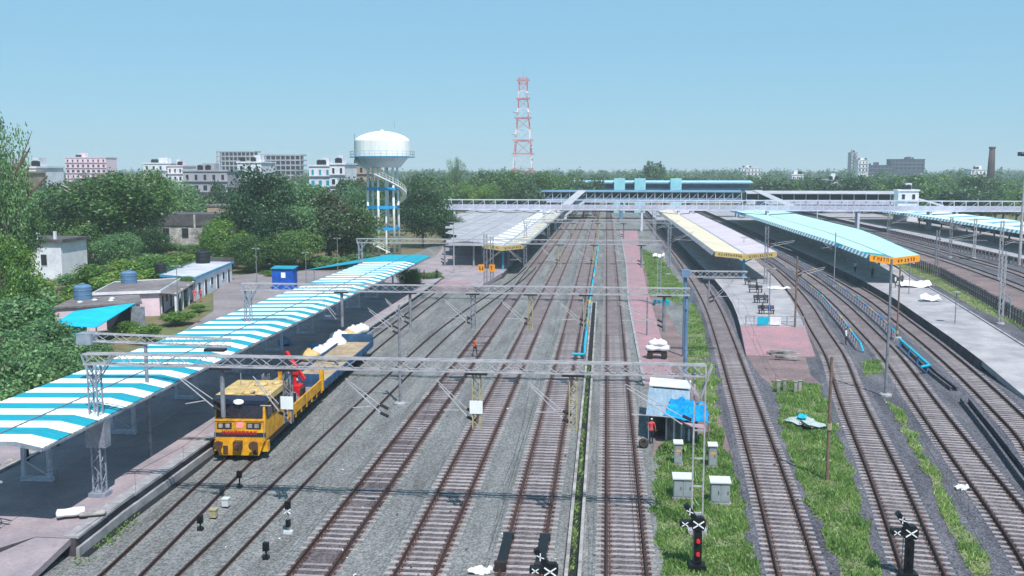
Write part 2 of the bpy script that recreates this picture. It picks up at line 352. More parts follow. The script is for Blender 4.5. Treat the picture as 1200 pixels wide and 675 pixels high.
TR[12] = track('rightmost track along the shaded fifth platform', [(60, 130), (66, 152), (69.3, 170), (71.3, 200), (73, 240), (73.8, 300), (73.8, 470)], near=False)

# ---------- platforms
def edge(pts, off, ys): return [(interp(pts, y) + off, y) for y in ys]
def platform(label, poly, h, mtop=M_plat):
    t = thing('platform', label, 'platform', (poly[0][0], poly[0][1], 0)); structure(t); del t['category']
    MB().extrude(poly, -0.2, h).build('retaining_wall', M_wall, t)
    MB().add([(x, y, h + 0.004) for x, y in poly], [tuple(range(len(poly)))]).build('paving', mtop, t)
    return t
E1 = [(-23.95, 41.2), (-24.2, 46), (-24.25, 52), (-24.35, 60), (-24.7, 75), (-24.9, 100), (-25.0, 125), (-25.2, 150)]
p1 = platform('long left platform shaded by the blue and white striped canopy', [(x - .14, y) for x, y in E1] + [(-33.4, 150), (-33.4, 30), (-29.5, 35), (-26.0, 41.2)], 0.88, M_platp)
MB().slab([(-24.3, 41.2, .86), (-26.0, 41.2, .86), (-28.6, 36.0, .35), (-24.4, 36.0, .05)][::-1], 0.3).build('end_ramp', M_platp, p1)
cop_me = MB().box(-.7, 0, -.735, .735, -.07, .045).mesh('coping_slab', M_coping)
y = 42.0; rr = random.Random(3)
while y < 112:
    x = interp(E1, y); a = math.atan2(interp(E1, y - .7) - interp(E1, y + .7), 1.4)
    link('coping_slab', cop_me, p1, (x - p1.location.x + rr.uniform(-.015, .015), y - p1.location.y, 0.9 + rr.uniform(-.012, .012)), a + rr.uniform(-.006, .006)); y += 1.5
MB().sweep([(-.7, .83), (0, .83), (0, .945), (-.7, .945)], [(interp(E1, v), v) for v in (111.4, 125, 150)]).build('coping', M_coping, p1)
MB().sweep([(-.02, -.1), (.14, -.1), (.14, .42), (-.02, .42)], [(x - .1, y) for x, y in E1]).build('lit_face_band', M_coping, p1)  # pale band paints the lit lower face; dark wall above reads as coping shade
MB().sweep([(0, .007), (.42, .007)], [(x + .05, y) for x, y in E1], close=False).build('foot_strip', M_mud, p1)  # flat dark strip on the ground along the platform foot
p2 = platform('second platform under the grey and white roof left of the tracks', [(-16.6, 158), (-17.0, 420), (-46, 420), (-38, 235), (-33, 190), (-33, 158)], 0.86, M_platp)
p2a = MB().slab([(-16.8, 158, .87), (-33, 158, .87), (-31, 141, .5), (-18.5, 141, .5)][::-1], .6).build('front_apron', M_platp, p2)
MB().add([(-29.5, 141.5, .53), (-20, 141.5, .53), (-20.5, 147, .66), (-30, 147, .66)], [(0, 1, 2, 3)]).build('pink_paving', M_pink, p2)
e3 = [106.6, 115, 125, 135, 145, 155, 170, 185, 205, 430]
L3 = [(13.3, 94), (13.9, 100), (14.6, 107), (15.3, 115), (16.0, 125), (16.4, 135), (16.55, 145), (16.7, 155), (16.75, 430)]
p3 = platform('island platform with the cream roof and row of benches', [(interp(L3, y), y) for y in e3] + [(interp(TR[8], y) - 1.75, y) for y in e3[::-1]], 0.88)
MB().slab([(interp(L3, 94) + .1, 93.5, .12), (interp(TR[8], 94) - 1.9, 93.5, .12), (interp(TR[8], 106.6) - 1.75, 106.6, .87), (interp(L3, 106.6), 106.6, .87)], .5).build('pink_ramp', M_pink, p3)
e4 = [89, 95, 101, 108, 117, 132, 153, 185, 220, 430]
R4 = [(38.6, 89), (39.8, 96), (44.7, 133), (47.7, 159), (50.3, 175), (53.5, 211), (54, 430)]
p4 = platform('right platform with the turquoise roof and orange name board', [(interp(TR[10], y) + 1.72, y) for y in e4] + [(interp(R4, y), y) for y in e4[::-1]], 0.88)
MB().slab([(interp(TR[10], 89) + 1.75, 89, .88), (38.6, 89, .88), (40.5, 74, .06), (interp(TR[10], 76) + 2.4, 74, .06)][::-1], .5).build('end_ramp', M_plat, p4)
MB().sweep([(-.12, .5), (.12, .5), (.12, 1.0), (-.12, 1.0)], [(interp(R4, y) + .05, y) for y in (89, 96, 110, 133, 159, 175, 211, 260)]).build('edge_kerb', M_coping, p4)
p5 = platform('far right shaded platform with the striped blue fascia', [(78.5, 160), (78.5, 430), (101, 430), (101, 160)], 0.88)
pk = thing('service_path', 'red and pink paved path between central track and grass', 'path', (3.4, 80, 0)); structure(pk); del pk['category']
MB().extrude([(3.4, 80), (3.2, 132), (3.9, 180), (4.2, 285), (9, 285), (7.0, 200), (6.2, 150), (5.9, 100), (5.9, 80)], -.1, .1).build('paving', M_pink, pk)
MB().sweep([(-.12, 0), (.12, 0), (.12, .14), (-.12, .14)], [(3.3, 80), (3.1, 132), (3.8, 180), (4.1, 285)]).build('kerb', M_coping, pk)

# ---------- drains
def drain(label, pts, gap, h, m=M_conc):
    t = thing('drain', label, 'drain', (*pts[0], 0))
    for s in (-1, 1):
        MB().sweep([(s * gap / 2, -.05), (s * (gap / 2 + .16), -.05), (s * (gap / 2 + .16), h), (s * gap / 2, h)], pts).build('kerb', m, t)
    MB().sweep([(-gap / 2, .008), (gap / 2, .008)], pts, close=False).build('channel_floor', M_mud, t)
    return t
drain('open drain with pale kerbs and weeds between two central tracks', [(-1.25, 33), (-1.3, 60), (-1.35, 90), (-1.45, 130)], .42, .26)
q = [G(*p)[:2] for p in [(1060, 405), (1095, 440), (1118, 458)]]
drain('short dark drain trench running below the bent blue pipe', [tuple(a) for a in q], .32, .3, M_ballr)
q = [G(*p)[:2] for p in [(1131, 472), (1165, 515), (1200, 562), (1230, 600)]]
drain('wide dark drain trench at the lower right between tracks', [tuple(a) for a in q], .42, .38, M_ballr)

# ---------- grass verges (uncountable blades) on soil
def inside(P, poly):
    x, y = P[:, 0], P[:, 1]; r = np.zeros(len(P), bool); n = len(poly)
    for i in range(n):
        x0, y0 = poly[i]; x1, y1 = poly[(i + 1) % n]
        c = ((y0 > y) != (y1 > y)) & (x < (x1 - x0) * (y - y0) / (y1 - y0 + 1e-9) + x0); r ^= c
    return r
def grass(poly, dens, z=0.015, hmin=.1, hmax=.36, name='grass_verge', label='patch', clump=0.9):
    P = np.array(poly); lo, hi = P.min(0), P.max(0); n = int(np.prod(hi - lo) * dens)
    pts = lo + RNG.random((n, 2)) * (hi - lo); pts = pts[inside(pts, poly)]
    f = sum(np.sin(pts[:, 0] * a + b) * np.sin(pts[:, 1] * c + d) for a, b, c, d in ((1.3, 1, 1.7, 2), (2.9, 4, 2.3, 1), (.6, 2, .5, 3)))
    pts = pts[f + RNG.random(len(pts)) * 2.6 * clump > -.1 * clump + (.8 if clump > 1 else 0)]; n = len(pts)
    f = np.clip((np.sin(pts[:, 0] * 2.1) * np.cos(pts[:, 1] * 1.3) + 1.6) / 2.6, .3, 1)
    h = (hmin + RNG.random(n) * (hmax - hmin)) * f; a = RNG.random(n) * 6.283; wd = .025 + RNG.random(n) * .045
    ln = RNG.normal(0, .5, (n, 2)) * h[:, None]
    V = np.zeros((n, 3, 3)); V[:, 0, :2] = pts + np.c_[np.cos(a), np.sin(a)] * wd[:, None]; V[:, 1, :2] = pts - np.c_[np.cos(a), np.sin(a)] * wd[:, None]
    V[:, :2, 2] = z; V[:, 2, :2] = pts + ln; V[:, 2, 2] = z + h
    me = bpy.data.meshes.new(name); me.vertices.add(n * 3); me.vertices.foreach_set('co', V.ravel())
    me.loops.add(n * 3); me.loops.foreach_set('vertex_index', np.arange(n * 3)); me.polygons.add(n); me.polygons.foreach_set('loop_start', np.arange(n) * 3)
    me.materials.append(M_grass); me.update(); me.validate()
    o = stuff(link(name, me)); o['label'] = label; return o
def rough(poly, amp=.4, step=1.1, seed=1):
    """ragged natural edge for a patch of growth"""
    r = random.Random(seed); out = []; n = len(poly)
    for i in range(n):
        a, b_ = Vector(poly[i]), Vector(poly[(i + 1) % n]); L = (b_ - a).length; k = max(1, int(L / step)); nr = Vector((-(b_ - a).y, (b_ - a).x)) / max(L, .01)
        for j in range(k): out.append(tuple(a.lerp(b_, j / k) + nr * (r.uniform(-amp, amp) * (.5 + .5 * math.sin(j * 1.7 + seed)))))
    return out
def gp(px): return rough([tuple(G(x, y)[:2]) for x, y in px], seed=px[0][0])
V1 = gp([(768, 522), (846, 505), (862, 560), (890, 676), (778, 676), (768, 600)])
V2 = gp([(752, 292), (772, 300), (800, 335), (822, 372), (832, 420), (806, 424), (806, 360), (762, 345)])
V3 = gp([(903, 447), (960, 450), (992, 540), (1034, 676), (985, 676), (930, 545)])
V4 = gp([(1038, 468), (1058, 480), (1072, 510), (1110, 580), (1168, 676), (1138, 676), (1085, 560)])
V5 = gp([(1008, 425), (1030, 423), (1034, 437), (1014, 441)])
V6 = [(46.2, 112), (49.8, 112), (54, 140), (58, 180), (57.5, 196), (54, 196), (51.2, 160), (47.2, 130)]
V7 = gp([(800, 425), (838, 425), (846, 505), (832, 508), (826, 470)])
for poly, d, zz in ((V1, 150, .012), (V2, 60, .014), (V3, 150, .012), (V4, 120, .012), (V5, 80, .012), (V6, 40, .012), (V7, 110, .014)):
    sheet('verge', poly, zz, M_soil)
for poly, d, lb in ((V1, 260, 'green grass around the grey cabinets'), (V2, 90, 'grass along the curved track beyond the hut'), (V3, 260, 'green grass strip with the thrown-down tarpaulin'),
                    (V4, 170, 'patchy grass strip at the lower right'), (V5, 160, 'small grass tuft beside the curved track'), (V6, 40, 'grass along the post fence'), (V7, 170, 'grass right of the tarpaulin hut')):
    grass(poly, d, label=lb, hmax=.4, clump=1.25)
grass([(-1.44, 33), (-1.2, 33), (-1.32, 90), (-1.52, 90)], 130, hmax=.28, label='weeds growing in the central drain', clump=.5)
grass([(-24.0, 40.5), (-22.9, 40), (-23.3, 46), (-24.0, 47)], 60, hmax=.25, label='weeds at the foot of the left platform end', clump=.4)

# small litter on the ballast: scraps too many and too small to count
def litter():
    r = random.Random(31); b = MB()
    for _ in range(170):
        y = 38 + 60 * r.random() ** 1.6; x = r.uniform(-22, 24); s = r.uniform(.04, .13); a = r.random() * 3.14; c, d = math.cos(a) * s, math.sin(a) * s; z = .06
        b.add([(x - c, y - d, z), (x + d * .6, y - c * .6, z + s * .5), (x + c, y + d, z + .02), (x - d * .6, y + c * .6, z + s * .3)], [(0, 1, 2, 3)], r.randrange(3))
    o = stuff(b.build('litter', [mat('litter_white', (214, 214, 214), .8), mat('litter_brown', (96, 78, 70), .9), mat('litter_dark', (44, 44, 50), .8)])); o['label'] = 'small scraps of paper and rubbish scattered over the ballast'
litter()

# ================================================================== CANOPIES
M_blue = mat('sheet_blue', (8, 156, 178), 0.55, scale=.8, rgb2=(34, 128, 148), fine=.12, fscale=3, spec=.25, streak=(.35, 2.2, 1))
M_white = mat('sheet_white', (240, 242, 240), 0.6, scale=.8, rgb2=(208, 212, 208), fine=.08, fscale=3, spec=.25, streak=(.35, 2.2, 1))
M_cream = mat('sheet_cream', (218, 206, 182), 0.65, scale=.6, rgb2=(190, 176, 156), fine=.12, fscale=2, spec=.2, streak=(.3, 1.6, 1))
M_lilac = mat('sheet_lilac', (202, 190, 198), 0.65, scale=.6, rgb2=(178, 166, 176), fine=.12, fscale=2, spec=.2, streak=(.3, 1.6, 1))
M_turq = mat('sheet_turquoise', (188, 220, 206), 0.55, scale=.7, rgb2=(160, 200, 188), fine=.12, fscale=2, spec=.25, streak=(.3, 1.8, 1))
M_grey = mat('sheet_grey', (170, 168, 174), 0.7, scale=.3, rgb2=(142, 140, 148), fine=.12, fscale=2)
M_pale = mat('sheet_pale', (176, 176, 182), 0.65, scale=.2, rgb2=(156, 156, 164), fine=.1, fscale=2)
M_galv = mat('galvanised_steel', (166, 172, 184), 0.5, .35, scale=2, rgb2=(132, 138, 152), fine=.1)
M_wsteel = mat('white_steel', (182, 180, 184), 0.6, .1, scale=1.5, rgb2=(150, 148, 156), fine=.1)
M_brown = mat('brown_post', (84, 56, 58), .8, scale=2, rgb2=(58, 40, 44))
M_oran = mat('board_orange', (236, 158, 36), .6, scale=2, rgb2=(222, 140, 30), fine=.1)
M_yel = mat('board_yellow', (190, 170, 112), .6, scale=2, rgb2=(168, 148, 92), fine=.1)
M_ink = mat('board_lettering', (70, 42, 26), .7, var=.2)
M_under = mat('steel_purlin', (120, 126, 140), .6, .2, scale=2, var=.3)
M_tealtrim = mat('teal_trim', (56, 150, 186), .5, scale=1, var=.25)

M_trest = mat('trestle_paint', (200, 200, 212), .6, scale=1.5, rgb2=(170, 170, 186), fine=.12)
# left striped canopy
ZL, ZK, ZR = 5.22, 5.34, 5.08; XL, XK, XR = -32.45, -26.75, -25.45; Y0 = 41.3; PW = 1.24; NS = 80
cl = thing('platform_canopy', 'long canopy of blue and white striped sheets over the left platform', 'canopy', (-30.2, Y0, .88))
def stripe_mesh(m, a):
    b = MB(); n = 6; h = PW / 2 - .004
    vs = []
    for t in (0, -.03):
        for i in range(n + 1):
            y = -h + 2 * h * i / n; rip = .018 * (i % 2)
            vs += [(XL, y, ZL + rip + t), (XK, y, ZK + rip + t), (XR, y, ZR + rip + t)]
    fs = []; o = 3 * (n + 1)
    for i in range(n):
        for j in range(2):
            k = i * 3 + j; fs.append((k, k + 1, k + 4, k + 3)); fs.append((o + k, o + k + 3, o + k + 4, o + k + 1))
    fs += [(0, o, o + 1, 1), (1, o + 1, o + 2, 2)]
    k = n * 3; fs += [(k, k + 1, o + k + 1, o + k), (k + 1, k + 2, o + k + 2, o + k + 1)]
    b.add([(x + 30.2, y, z - .88) for x, y, z in vs], fs); return b.mesh('roof_sheet', m)
sm = [stripe_mesh(M_white, 0), stripe_mesh(M_blue, 1)]
for i in range(NS):
    k = i % 2 if i < 72 else 1
    link('roof_sheet', sm[k], cl, (0, PW / 2 + i * PW, 0.0))
YE = Y0 + NS * PW
MB().box(XR - .05, XR + .06, Y0, YE, ZR - .16, ZR - .045).build('gutter', M_galv, cl)
MB().bar((XL, Y0 - .03, ZL - .1), (XK, Y0 - .03, ZK - .1), .06, .2).bar((XK, Y0 - .03, ZK - .1), (XR, Y0 - .03, ZR - .1), .06, .2).build('end_fascia', M_galv, cl)
for x, z in ((-32.2, ZL - .12), (-30.9, ZL - .03), (-29.6, ZL + .05), (-28.3, ZL + .14), (-27, ZK - .12), (-25.8, ZR - .02)):
    MB().box(x - .04, x + .04, Y0 + .1, YE - .1, z - .07, z + .0).build('purlin', M_under, cl)
y = 49.0
while y < YE - 2:
    b = MB()
    for dx in (-.75, .75):
        b.bar((-30.6 + dx, y, .88), (-30.6 + dx * .9, y, 4.6), .22, .2)
    b.box(-31.5, -29.7, y - .15, y + .15, .88, 1.12)
    for k in range(4):
        z0 = 1.15 + k * .85; s = 1 if k % 2 else -1
        b.bar((-30.6 - .72 * s, y, z0), (-30.6 + .72 * s, y, z0 + .85), .07)
    b.build('trestle_column', M_trest, cl)
    b = MB().bar((-32.4, y, ZL - .15), (-26.75, y, ZK - .16), .1, .16).bar((-26.75, y, ZK - .16), (-25.5, y, ZR - .13), .1, .16)
    b.bar((-31.3, y, 4.4), (-32.3, y, ZL - .2), .08).bar((-29.9, y, 4.2), (-27, y, ZK - .25), .09)
    b.build('rafter', M_under, cl)
    y += 9.6
# brown posts and low wall at the back of the left platform
bw = thing('post_row', 'row of brown posts with low kerb behind the left platform', 'fence', (-33.6, 95, .88))
MB().box(-33.75, -33.45, 34, 150, -.2, 1.0).build('kerb', M_conc, bw)
y = 46.0
while y < 148: MB().box(-33.37, -33.2, y - .09, y + .09, .88, 2.7).build('post', M_brown, bw); y += 3.2

def glyphs(b, x0, x1, y, z0, z1, mi, rr, slope=0.0, n=None):
    """dark strokes of an illegible name, set proud of the board"""
    h = z1 - z0; x = x0
    while x < x1 - h * .5:
        wd = h * rr.uniform(.45, .75); zz = slope * (x - x0)
        for _ in range(2): 
            u = x + rr.uniform(0, wd * .8); b.box(u, u + h * .16, y - .012, y, z0 + zz, z1 + zz, mi)
        v = z0 + zz + rr.choice((0, .42, .84)) * h; b.box(x, x + wd, y - .014, y, v, v + h * .16, mi)
        x += wd + h * rr.uniform(.2, .4)

def butterfly(label, left, right, Y0, Y1, zE, drop, mats, fascia, board, step, colstep, vfrac=.5, nearblue=False, fstripe=False, seed=1, fh=.55, loc_h=.88):
    """V roof: high outer edges, valley in the middle, on single columns"""
    t = thing('platform_canopy', label, 'canopy', ((interp(left, Y0) + interp(right, Y0)) / 2, Y0, loc_h)); rr = random.Random(seed)
    XLf = lambda y: interp(left, y); XRf = lambda y: interp(right, y); XV = lambda y: XLf(y) + (XRf(y) - XLf(y)) * vfrac
    y = Y0; i = 0
    while y < Y1 - .01:
        y2 = min(y + step, Y1); dz = rr.uniform(-.008, .008); e = .012
        ml, mr = mats[0][i % len(mats[0])], mats[1][i % len(mats[1])]
        if nearblue and i < 3: ml = M_blue
        MB().slab([(XLf(y), y + e, zE + dz), (XV(y), y + e, zE - drop + dz), (XV(y2), y2 - e, zE - drop + dz), (XLf(y2), y2 - e, zE + dz)], .04).build('roof_sheet', ml, t)
        MB().slab([(XV(y) + .1, y + e, zE - drop + dz), (XRf(y), y + e, zE + dz), (XRf(y2), y2 - e, zE + dz), (XV(y2) + .1, y2 - e, zE - drop + dz)], .04).build('roof_sheet', mr, t)
        y = y2; i += 1
    n = max(2, int((Y1 - Y0) / 6)); yy = [Y0 + (Y1 - Y0) * k / n for k in range(n + 1)]
    MB().sweep([(-.4, zE - fh), (-.34, zE - fh), (.02, zE + .04), (-.05, zE + .05)], [(XLf(v) - .04, v) for v in yy]).build('fascia', fascia, t)
    MB().sweep([(-.02, zE - fh), (.05, zE - fh), (.05, zE + .05), (-.02, zE + .05)], [(XRf(v) + .04, v) for v in yy]).build('fascia', fascia, t)
    if fstripe:
        m = int((min(Y1, Y0 + 130) - Y0) / 2.4)
        for k in range(m):
            v = Y0 + 2.4 * k + .3; u = XLf(v) - .12; u2 = XLf(v + 1.2) - .12
            MB().add([(u, v, zE + .02), (u2, v + 1.2, zE + .02), (u2 - .34, v + 1.2, zE - fh + .02), (u - .34, v, zE - fh + .02), (u + .02, v, zE), (u2 + .02, v + 1.2, zE), (u2 - .32, v + 1.2, zE - fh), (u - .32, v, zE - fh)], [(0, 1, 2, 3), (7, 6, 5, 4), (0, 4, 5, 1), (1, 5, 6, 2), (2, 6, 7, 3), (3, 7, 4, 0)]).build('fascia_stripe', M_white, t)
    MB().sweep([(-.16, zE - drop - .05), (.16, zE - drop - .05), (.16, zE - drop + .045), (-.16, zE - drop + .045)], [(XV(v) + .05, v) for v in yy]).build('valley_gutter', M_galv, t)
    if board is not None:
        hb = .95 if board is M_oran else .72; yb = Y0 - .12; xl, xv, xr = XLf(Y0), XV(Y0), XRf(Y0)
        for a, b_, za, zb in ((xl, xv, zE, zE - drop), (xv, xr, zE - drop, zE)):
            b = MB(); b.add([(a, yb, za - hb), (b_, yb, zb - hb), (b_, yb, zb + .06), (a, yb, za + .06), (a, yb + .08, za - hb), (b_, yb + .08, zb - hb), (b_, yb + .08, zb + .06), (a, yb + .08, za + .06)],
                            [(0, 1, 2, 3), (7, 6, 5, 4), (0, 4, 5, 1), (1, 5, 6, 2), (2, 6, 7, 3), (3, 7, 4, 0)])
            o = b.build('name_board', board, t)
            g = MB(); glyphs(g, a + .5, b_ - .35, yb, za - hb * .72 + (zb - za) * .1, za - hb * .2 + (zb - za) * .1, 0, rr, (zb - za) / (b_ - a)); g.build('lettering', M_ink, o)
    y = Y0 + 1.5
    while y < min(Y1, Y0 + 120):
        x = XV(y); b = MB().box(x - .16, x + .16, y - .16, y + .16, loc_h, zE - drop - .1)
        b.bar((x, y, zE - drop - 1.3), (x - (x - XLf(y)) * .72, y, zE - .3), .1, .16).bar((x, y, zE - drop - 1.3), (x + (XRf(y) - x) * .72, y, zE - .3), .1, .16)
        b.bar((XLf(y) + .1, y, zE - .22), (x, y, zE - drop - .2), .08, .18).bar((x, y, zE - drop - .2), (XRf(y) - .1, y, zE - .22), .08, .18)
        b.build('column', M_galv if y > Y0 + 4 else M_tealtrim, t); y += colstep
    return t
butterfly('cream and lilac butterfly canopy with faded yellow name board on the island platform', [(16.5, 151), (16.3, 200), (15.6, 330)], [(25.7, 151), (26.0, 210), (25.4, 330)],
          151, 330, 5.25, .45, ((M_cream, M_cream), (M_lilac, M_lilac)), M_pale, M_yel, 5.0, 9, .5, seed=2)
butterfly('turquoise butterfly canopy with orange name board on the right platform', [(38.6, 148), (39.3, 170), (39.0, 210), (38.6, 330)], [(45.7, 148), (50.5, 188), (52.6, 210), (53.2, 330)],
          148, 330, 5.2, .5, ((M_turq, M_turq), (M_turq, M_turq)), M_tealtrim, M_oran, 2.2, 9, .48, True, True, seed=3)
butterfly('striped-edge turquoise canopy over the far right platform', [(82.5, 175), (83.5, 215), (84, 255), (82, 340)], [(98, 175), (99, 250), (98, 340)],
          175, 340, 5.3, .35, ((M_turq, M_white), (M_turq, M_white, M_white, M_tealtrim)), M_tealtrim, None, 3.5, 9, .45, False, True, seed=4)
butterfly('white butterfly canopy with yellow name board beside the leftmost through track', [(-20.2, 163), (-20.0, 230), (-19.6, 330)], [(-13.7, 163), (-13.2, 280), (-13, 330)],
          163, 330, 5.2, .4, ((M_pale, M_white), (M_pale, M_cream)), M_white, M_yel, 4.0, 9, .45, seed=5)
# broad grey shed roof left of it
sh = thing('platform_canopy', 'broad grey ridged shed roof behind the yellow name board', 'canopy', (-30, 166, .86))
xs = [-20.6, -24, -27.5, -31, -34.5, -38, -41.5]; ys_ = lambda x: 168 + max(0, -27.5 - x) / .17
for k in range(6):
    xa, xb = xs[k], xs[k + 1]; za, zb = (5.0, 5.3) if k % 2 == 0 else (5.3, 5.0); y = 168.0
    while y < 296:
        a0, b0 = max(y, ys_(xa)), max(y, ys_(xb)); y2 = y + 5.95
        if y2 > a0 + .1:
            q = [(xa - .03, a0, za), (xa - .03, y2, za)] + ([(xb, y2, zb), (xb, b0, zb)] if y2 > b0 + .1 else [(xa - .03 - (y2 - a0) * .17, y2, za + (zb - za) * (y2 - a0) * .17 / 3.5)])
            n_ = len(q); MB().add(q + [(p_[0], p_[1], p_[2] - .04) for p_ in q], [tuple(range(n_))[::-1], tuple(range(n_, 2 * n_))] + [(i, (i + 1) % n_, n_ + (i + 1) % n_, n_ + i) for i in range(n_)]).build('roof_sheet', M_grey, sh)
        y += 6
    MB().box(xb - .16, xb + .16, ys_(xb) + .5, 298, zb + .03, zb + .09).build('ridge_cap', M_pale, sh)
for y in range(170, 290, 12):
    for x in (-23, -31): 
        if y > ys_(x) + 1: MB().box(x - .15, x + .15, y - .15, y + .15, .86, 5.1).build('column', M_galv, sh)
MB().box(-27.5, -20.6, 166.8, 166.95, 4.6, 5.1).build('front_fascia', M_pale, sh)

# lean-to beside the striped canopy
ln = thing('tarpaulin_shed', 'low bright blue sheet lean-to behind the striped canopy', 'shed', (-40, 130, 0))
MB().slab([(-43.4, 137, 3.2), (-36.0, 147, 3.7), (-34.5, 158, 3.9), (-39.8, 147.5, 3.5)], .05).build('roof_sheet', M_blue, ln)
MB().box(-42.3, -42.1, 138.4, 138.6, 0, 3.1).build('post', M_galv, ln)
MB().box(-36.3, -36.1, 152, 152.2, 0, 3.75).build('post', M_galv, ln)
MB().box(-39.6, -38.2, 147.4, 147.5, 1.4, 3.4).build('back_panel', M_blue, ln)
bb = thing('water_booth', 'small blue booth with a white notice beside the striped canopy', 'booth', (*G(334, 338)[:2], 0))
c = bb.location; MB().box(c.x - 1.6, c.x + 1.6, c.y - 1, c.y + 1, 0, 3.0).build('wall', mat('booth_blue', (30, 96, 190), .6, scale=.8, rgb2=(14, 72, 160)), bb)
MB().slab([(c.x - 1.8, c.y - 1.2, 3.1), (c.x + 1.8, c.y - 1.2, 3.1), (c.x + 1.8, c.y + 1.2, 3.3), (c.x - 1.8, c.y + 1.2, 3.3)], .08).build('roof', M_blue, bb)
MB().box(c.x - .2, c.x + .45, c.y - 1.04, c.y - 1.003, 1.7, 2.5).build('notice', M_white, bb)

# ================================================================== OVERHEAD LINE
M_mast = mat('mast_grey', (150, 152, 160), .6, .25, scale=2, rgb2=(112, 112, 122), fine=.15)
M_rusty = mat('mast_rusty', (140, 116, 104), .7, .1, scale=2, rgb2=(104, 84, 78), fine=.2)
M_ygal = mat('mast_yellowed', (178, 170, 138), .6, .1, scale=3, rgb2=(150, 140, 112), fine=.15)
M_bluemast = mat('mast_bluegrey', (120, 146, 176), .55, .2, scale=2, rgb2=(92, 118, 150), fine=.12)
M_insul = mat('insulator', (48, 44, 50), .35, scale=4, var=.3)
M_wire = mat('copper_wire', (70, 66, 70), .5, .5, var=.2)
M_platew = mat('plate_white', (228, 230, 232), .6, var=.12)
def tubes(pr, tx, xarm, Y, zb, parent, m=M_wsteel):
    """cantilever bracket from a drop arm to the wire over the track at tx"""
    s = 1 if tx > xarm else -1
    b = MB(); b.tube((xarm + s * .35, Y, zb), (tx, Y, 7.15), .032, 5).tube((xarm + s * .35, Y, zb + .4), (tx + s * .1, Y, 7.35), .024, 5)
    b.tube((xarm + s * .9, Y, zb + .45), (tx - s * .25, Y, 5.85), .025, 5)
    o = b.build('cantilever', m, parent)
    for dz in (0, .4): MB().tube((xarm + s * .08, Y, zb + dz - .06), (xarm + s * .5, Y, zb + dz + .14), .08, 8).build('insulator', M_insul, o)
def portal(label, Y, xl, xr, z0, z1, zbase, drops, mcol, mr=None, bays=44, lat=(True, True)):
    t = thing('overhead_line_portal', label, 'gantry', (xl, Y, 0)); w_ = .42
    MB().truss((xl, Y, (z0 + z1) / 2), (xr, Y, (z0 + z1) / 2), w_, z1 - z0, bays, .075, .03).build('boom', M_wsteel, t)
    for k, (x, zb, mm) in enumerate(((xl + .45, zbase[0], mcol), (xr - .25, zbase[1], mr or mcol))):
        b = MB()
        if lat[k] == 2:
            for u in (-.26, .26): b.bar((x + u, Y, zb), (x + u, Y, z1), .075, .1)
            for v in (.9, 2.3, 3.7, 5.1, 6.4): b.box(x - .26, x + .26, Y - .03, Y + .03, zb + v, zb + v + .07)
        elif lat[k]: b.truss((x, Y, zb), (x, Y, z0), .46, .5, 12, .07, .03)
        else: b.tube((x, Y, zb), (x, Y, z0), .17, 10, .13)
        s = 1 if k == 0 else -1
        b.bar((x, Y - .2, z0 - 1.1), (x + s * 1.1, Y - .2, z1), .07).bar((x, Y + .2, z0 - 1.1), (x + s * 1.1, Y + .2, z1), .07)
        b.bar((x, Y - .2, z0 - 1.1), (x - s * .55, Y - .2, z1), .07).bar((x, Y + .2, z0 - 1.1), (x - s * .55, Y + .2, z1), .07)
        b.box(x - .45, x + .45, Y - .4, Y + .4, zb - .02, zb + .22)
        b.build('column', mm, t)
    for xa, zb, tx, style in drops:
        if style == 'none': tubes(t, tx, xa, Y, zb, t); continue
        b = MB(); 
        if style == 'tube': b.tube((xa, Y, zb - .4), (xa, Y, z0), .12, 8)
        else: b.truss((xa, Y, zb - .4), (xa, Y, z0), .36, .3, 7, .06, .035)
        o = b.build('drop_arm', M_ygal if style in ('lat', 'plate') and xa > -10 else M_mast, t)
        MB().box(xa - .55, xa + .55, Y - .3, Y + .3, z0 - .14, z0 - .03).build('mounting_plate', M_insul, o)
        if style == 'plate': MB().box(xa - .32, xa + .32, Y - .24, Y - .2, zb + .35, zb + 1.0).build('number_plate', M_platew, o)
        if tx is not None: tubes(t, tx, xa, Y, zb, t)
    return t
portal('nearest overhead-line portal spanning from the left platform to the hut', 47, -26.4, 4.85, 7.83, 8.36, (.88, 0),
       [(-19.2, 5.6, interp(TR[1], 47), 'tube'), (-15.8, 5.4, -17.5, 'plate'), (-10.6, 5.5, -12.75, 'none'), (-6.25, 5.4, -8.15, 'plate'), (-1.5, 5.4, -3.6, 'lat'), (4.3, 5.3, 1.1, 'none')], M_galv, M_wsteel, lat=(1, 2))
portal('second overhead-line portal, its blue-grey leg behind the tarpaulin hut', 77, -29.5, 6.6, 7.9, 8.45, (.88, 0),
       [(-21.2, 5.4, interp(TR[1], 77), 'tube'), (-15.6, 5.4, -17.55, 'tube'), (-10.5, 5.4, -12.75, 'lat'), (-5.9, 5.4, -8.15, 'lat'), (-1.5, 5.4, -3.6, 'lat'), (4.6, 5.4, 1.1, 'tube')], M_galv, M_bluemast, lat=(True, False))
portal('third overhead-line portal in front of the yellow platform boards', 128, -33, 7.2, 7.95, 8.5, (.88, 0),
       [(-21.2, 5.4, -23.4, 'tube'), (-10.5, 5.4, -12.75, 'lat'), (-6.0, 5.4, -8.15, 'lat'), (-1.5, 5.4, -3.6, 'lat'), (4.6, 5.4, 1.1, 'tube')], M_galv, bays=48)
portal('fourth overhead-line portal reaching over the tracks beside the cream canopy', 180, -15.2, 11.8, 7.95, 8.5, (0, 0),
       [(-10.5, 5.4, -12.75, 'lat'), (-6.0, 5.4, -8.15, 'lat'), (-1.5, 5.4, -3.6, 'lat'), (3.2, 5.4, 1.1, 'tube')], M_galv, bays=36)
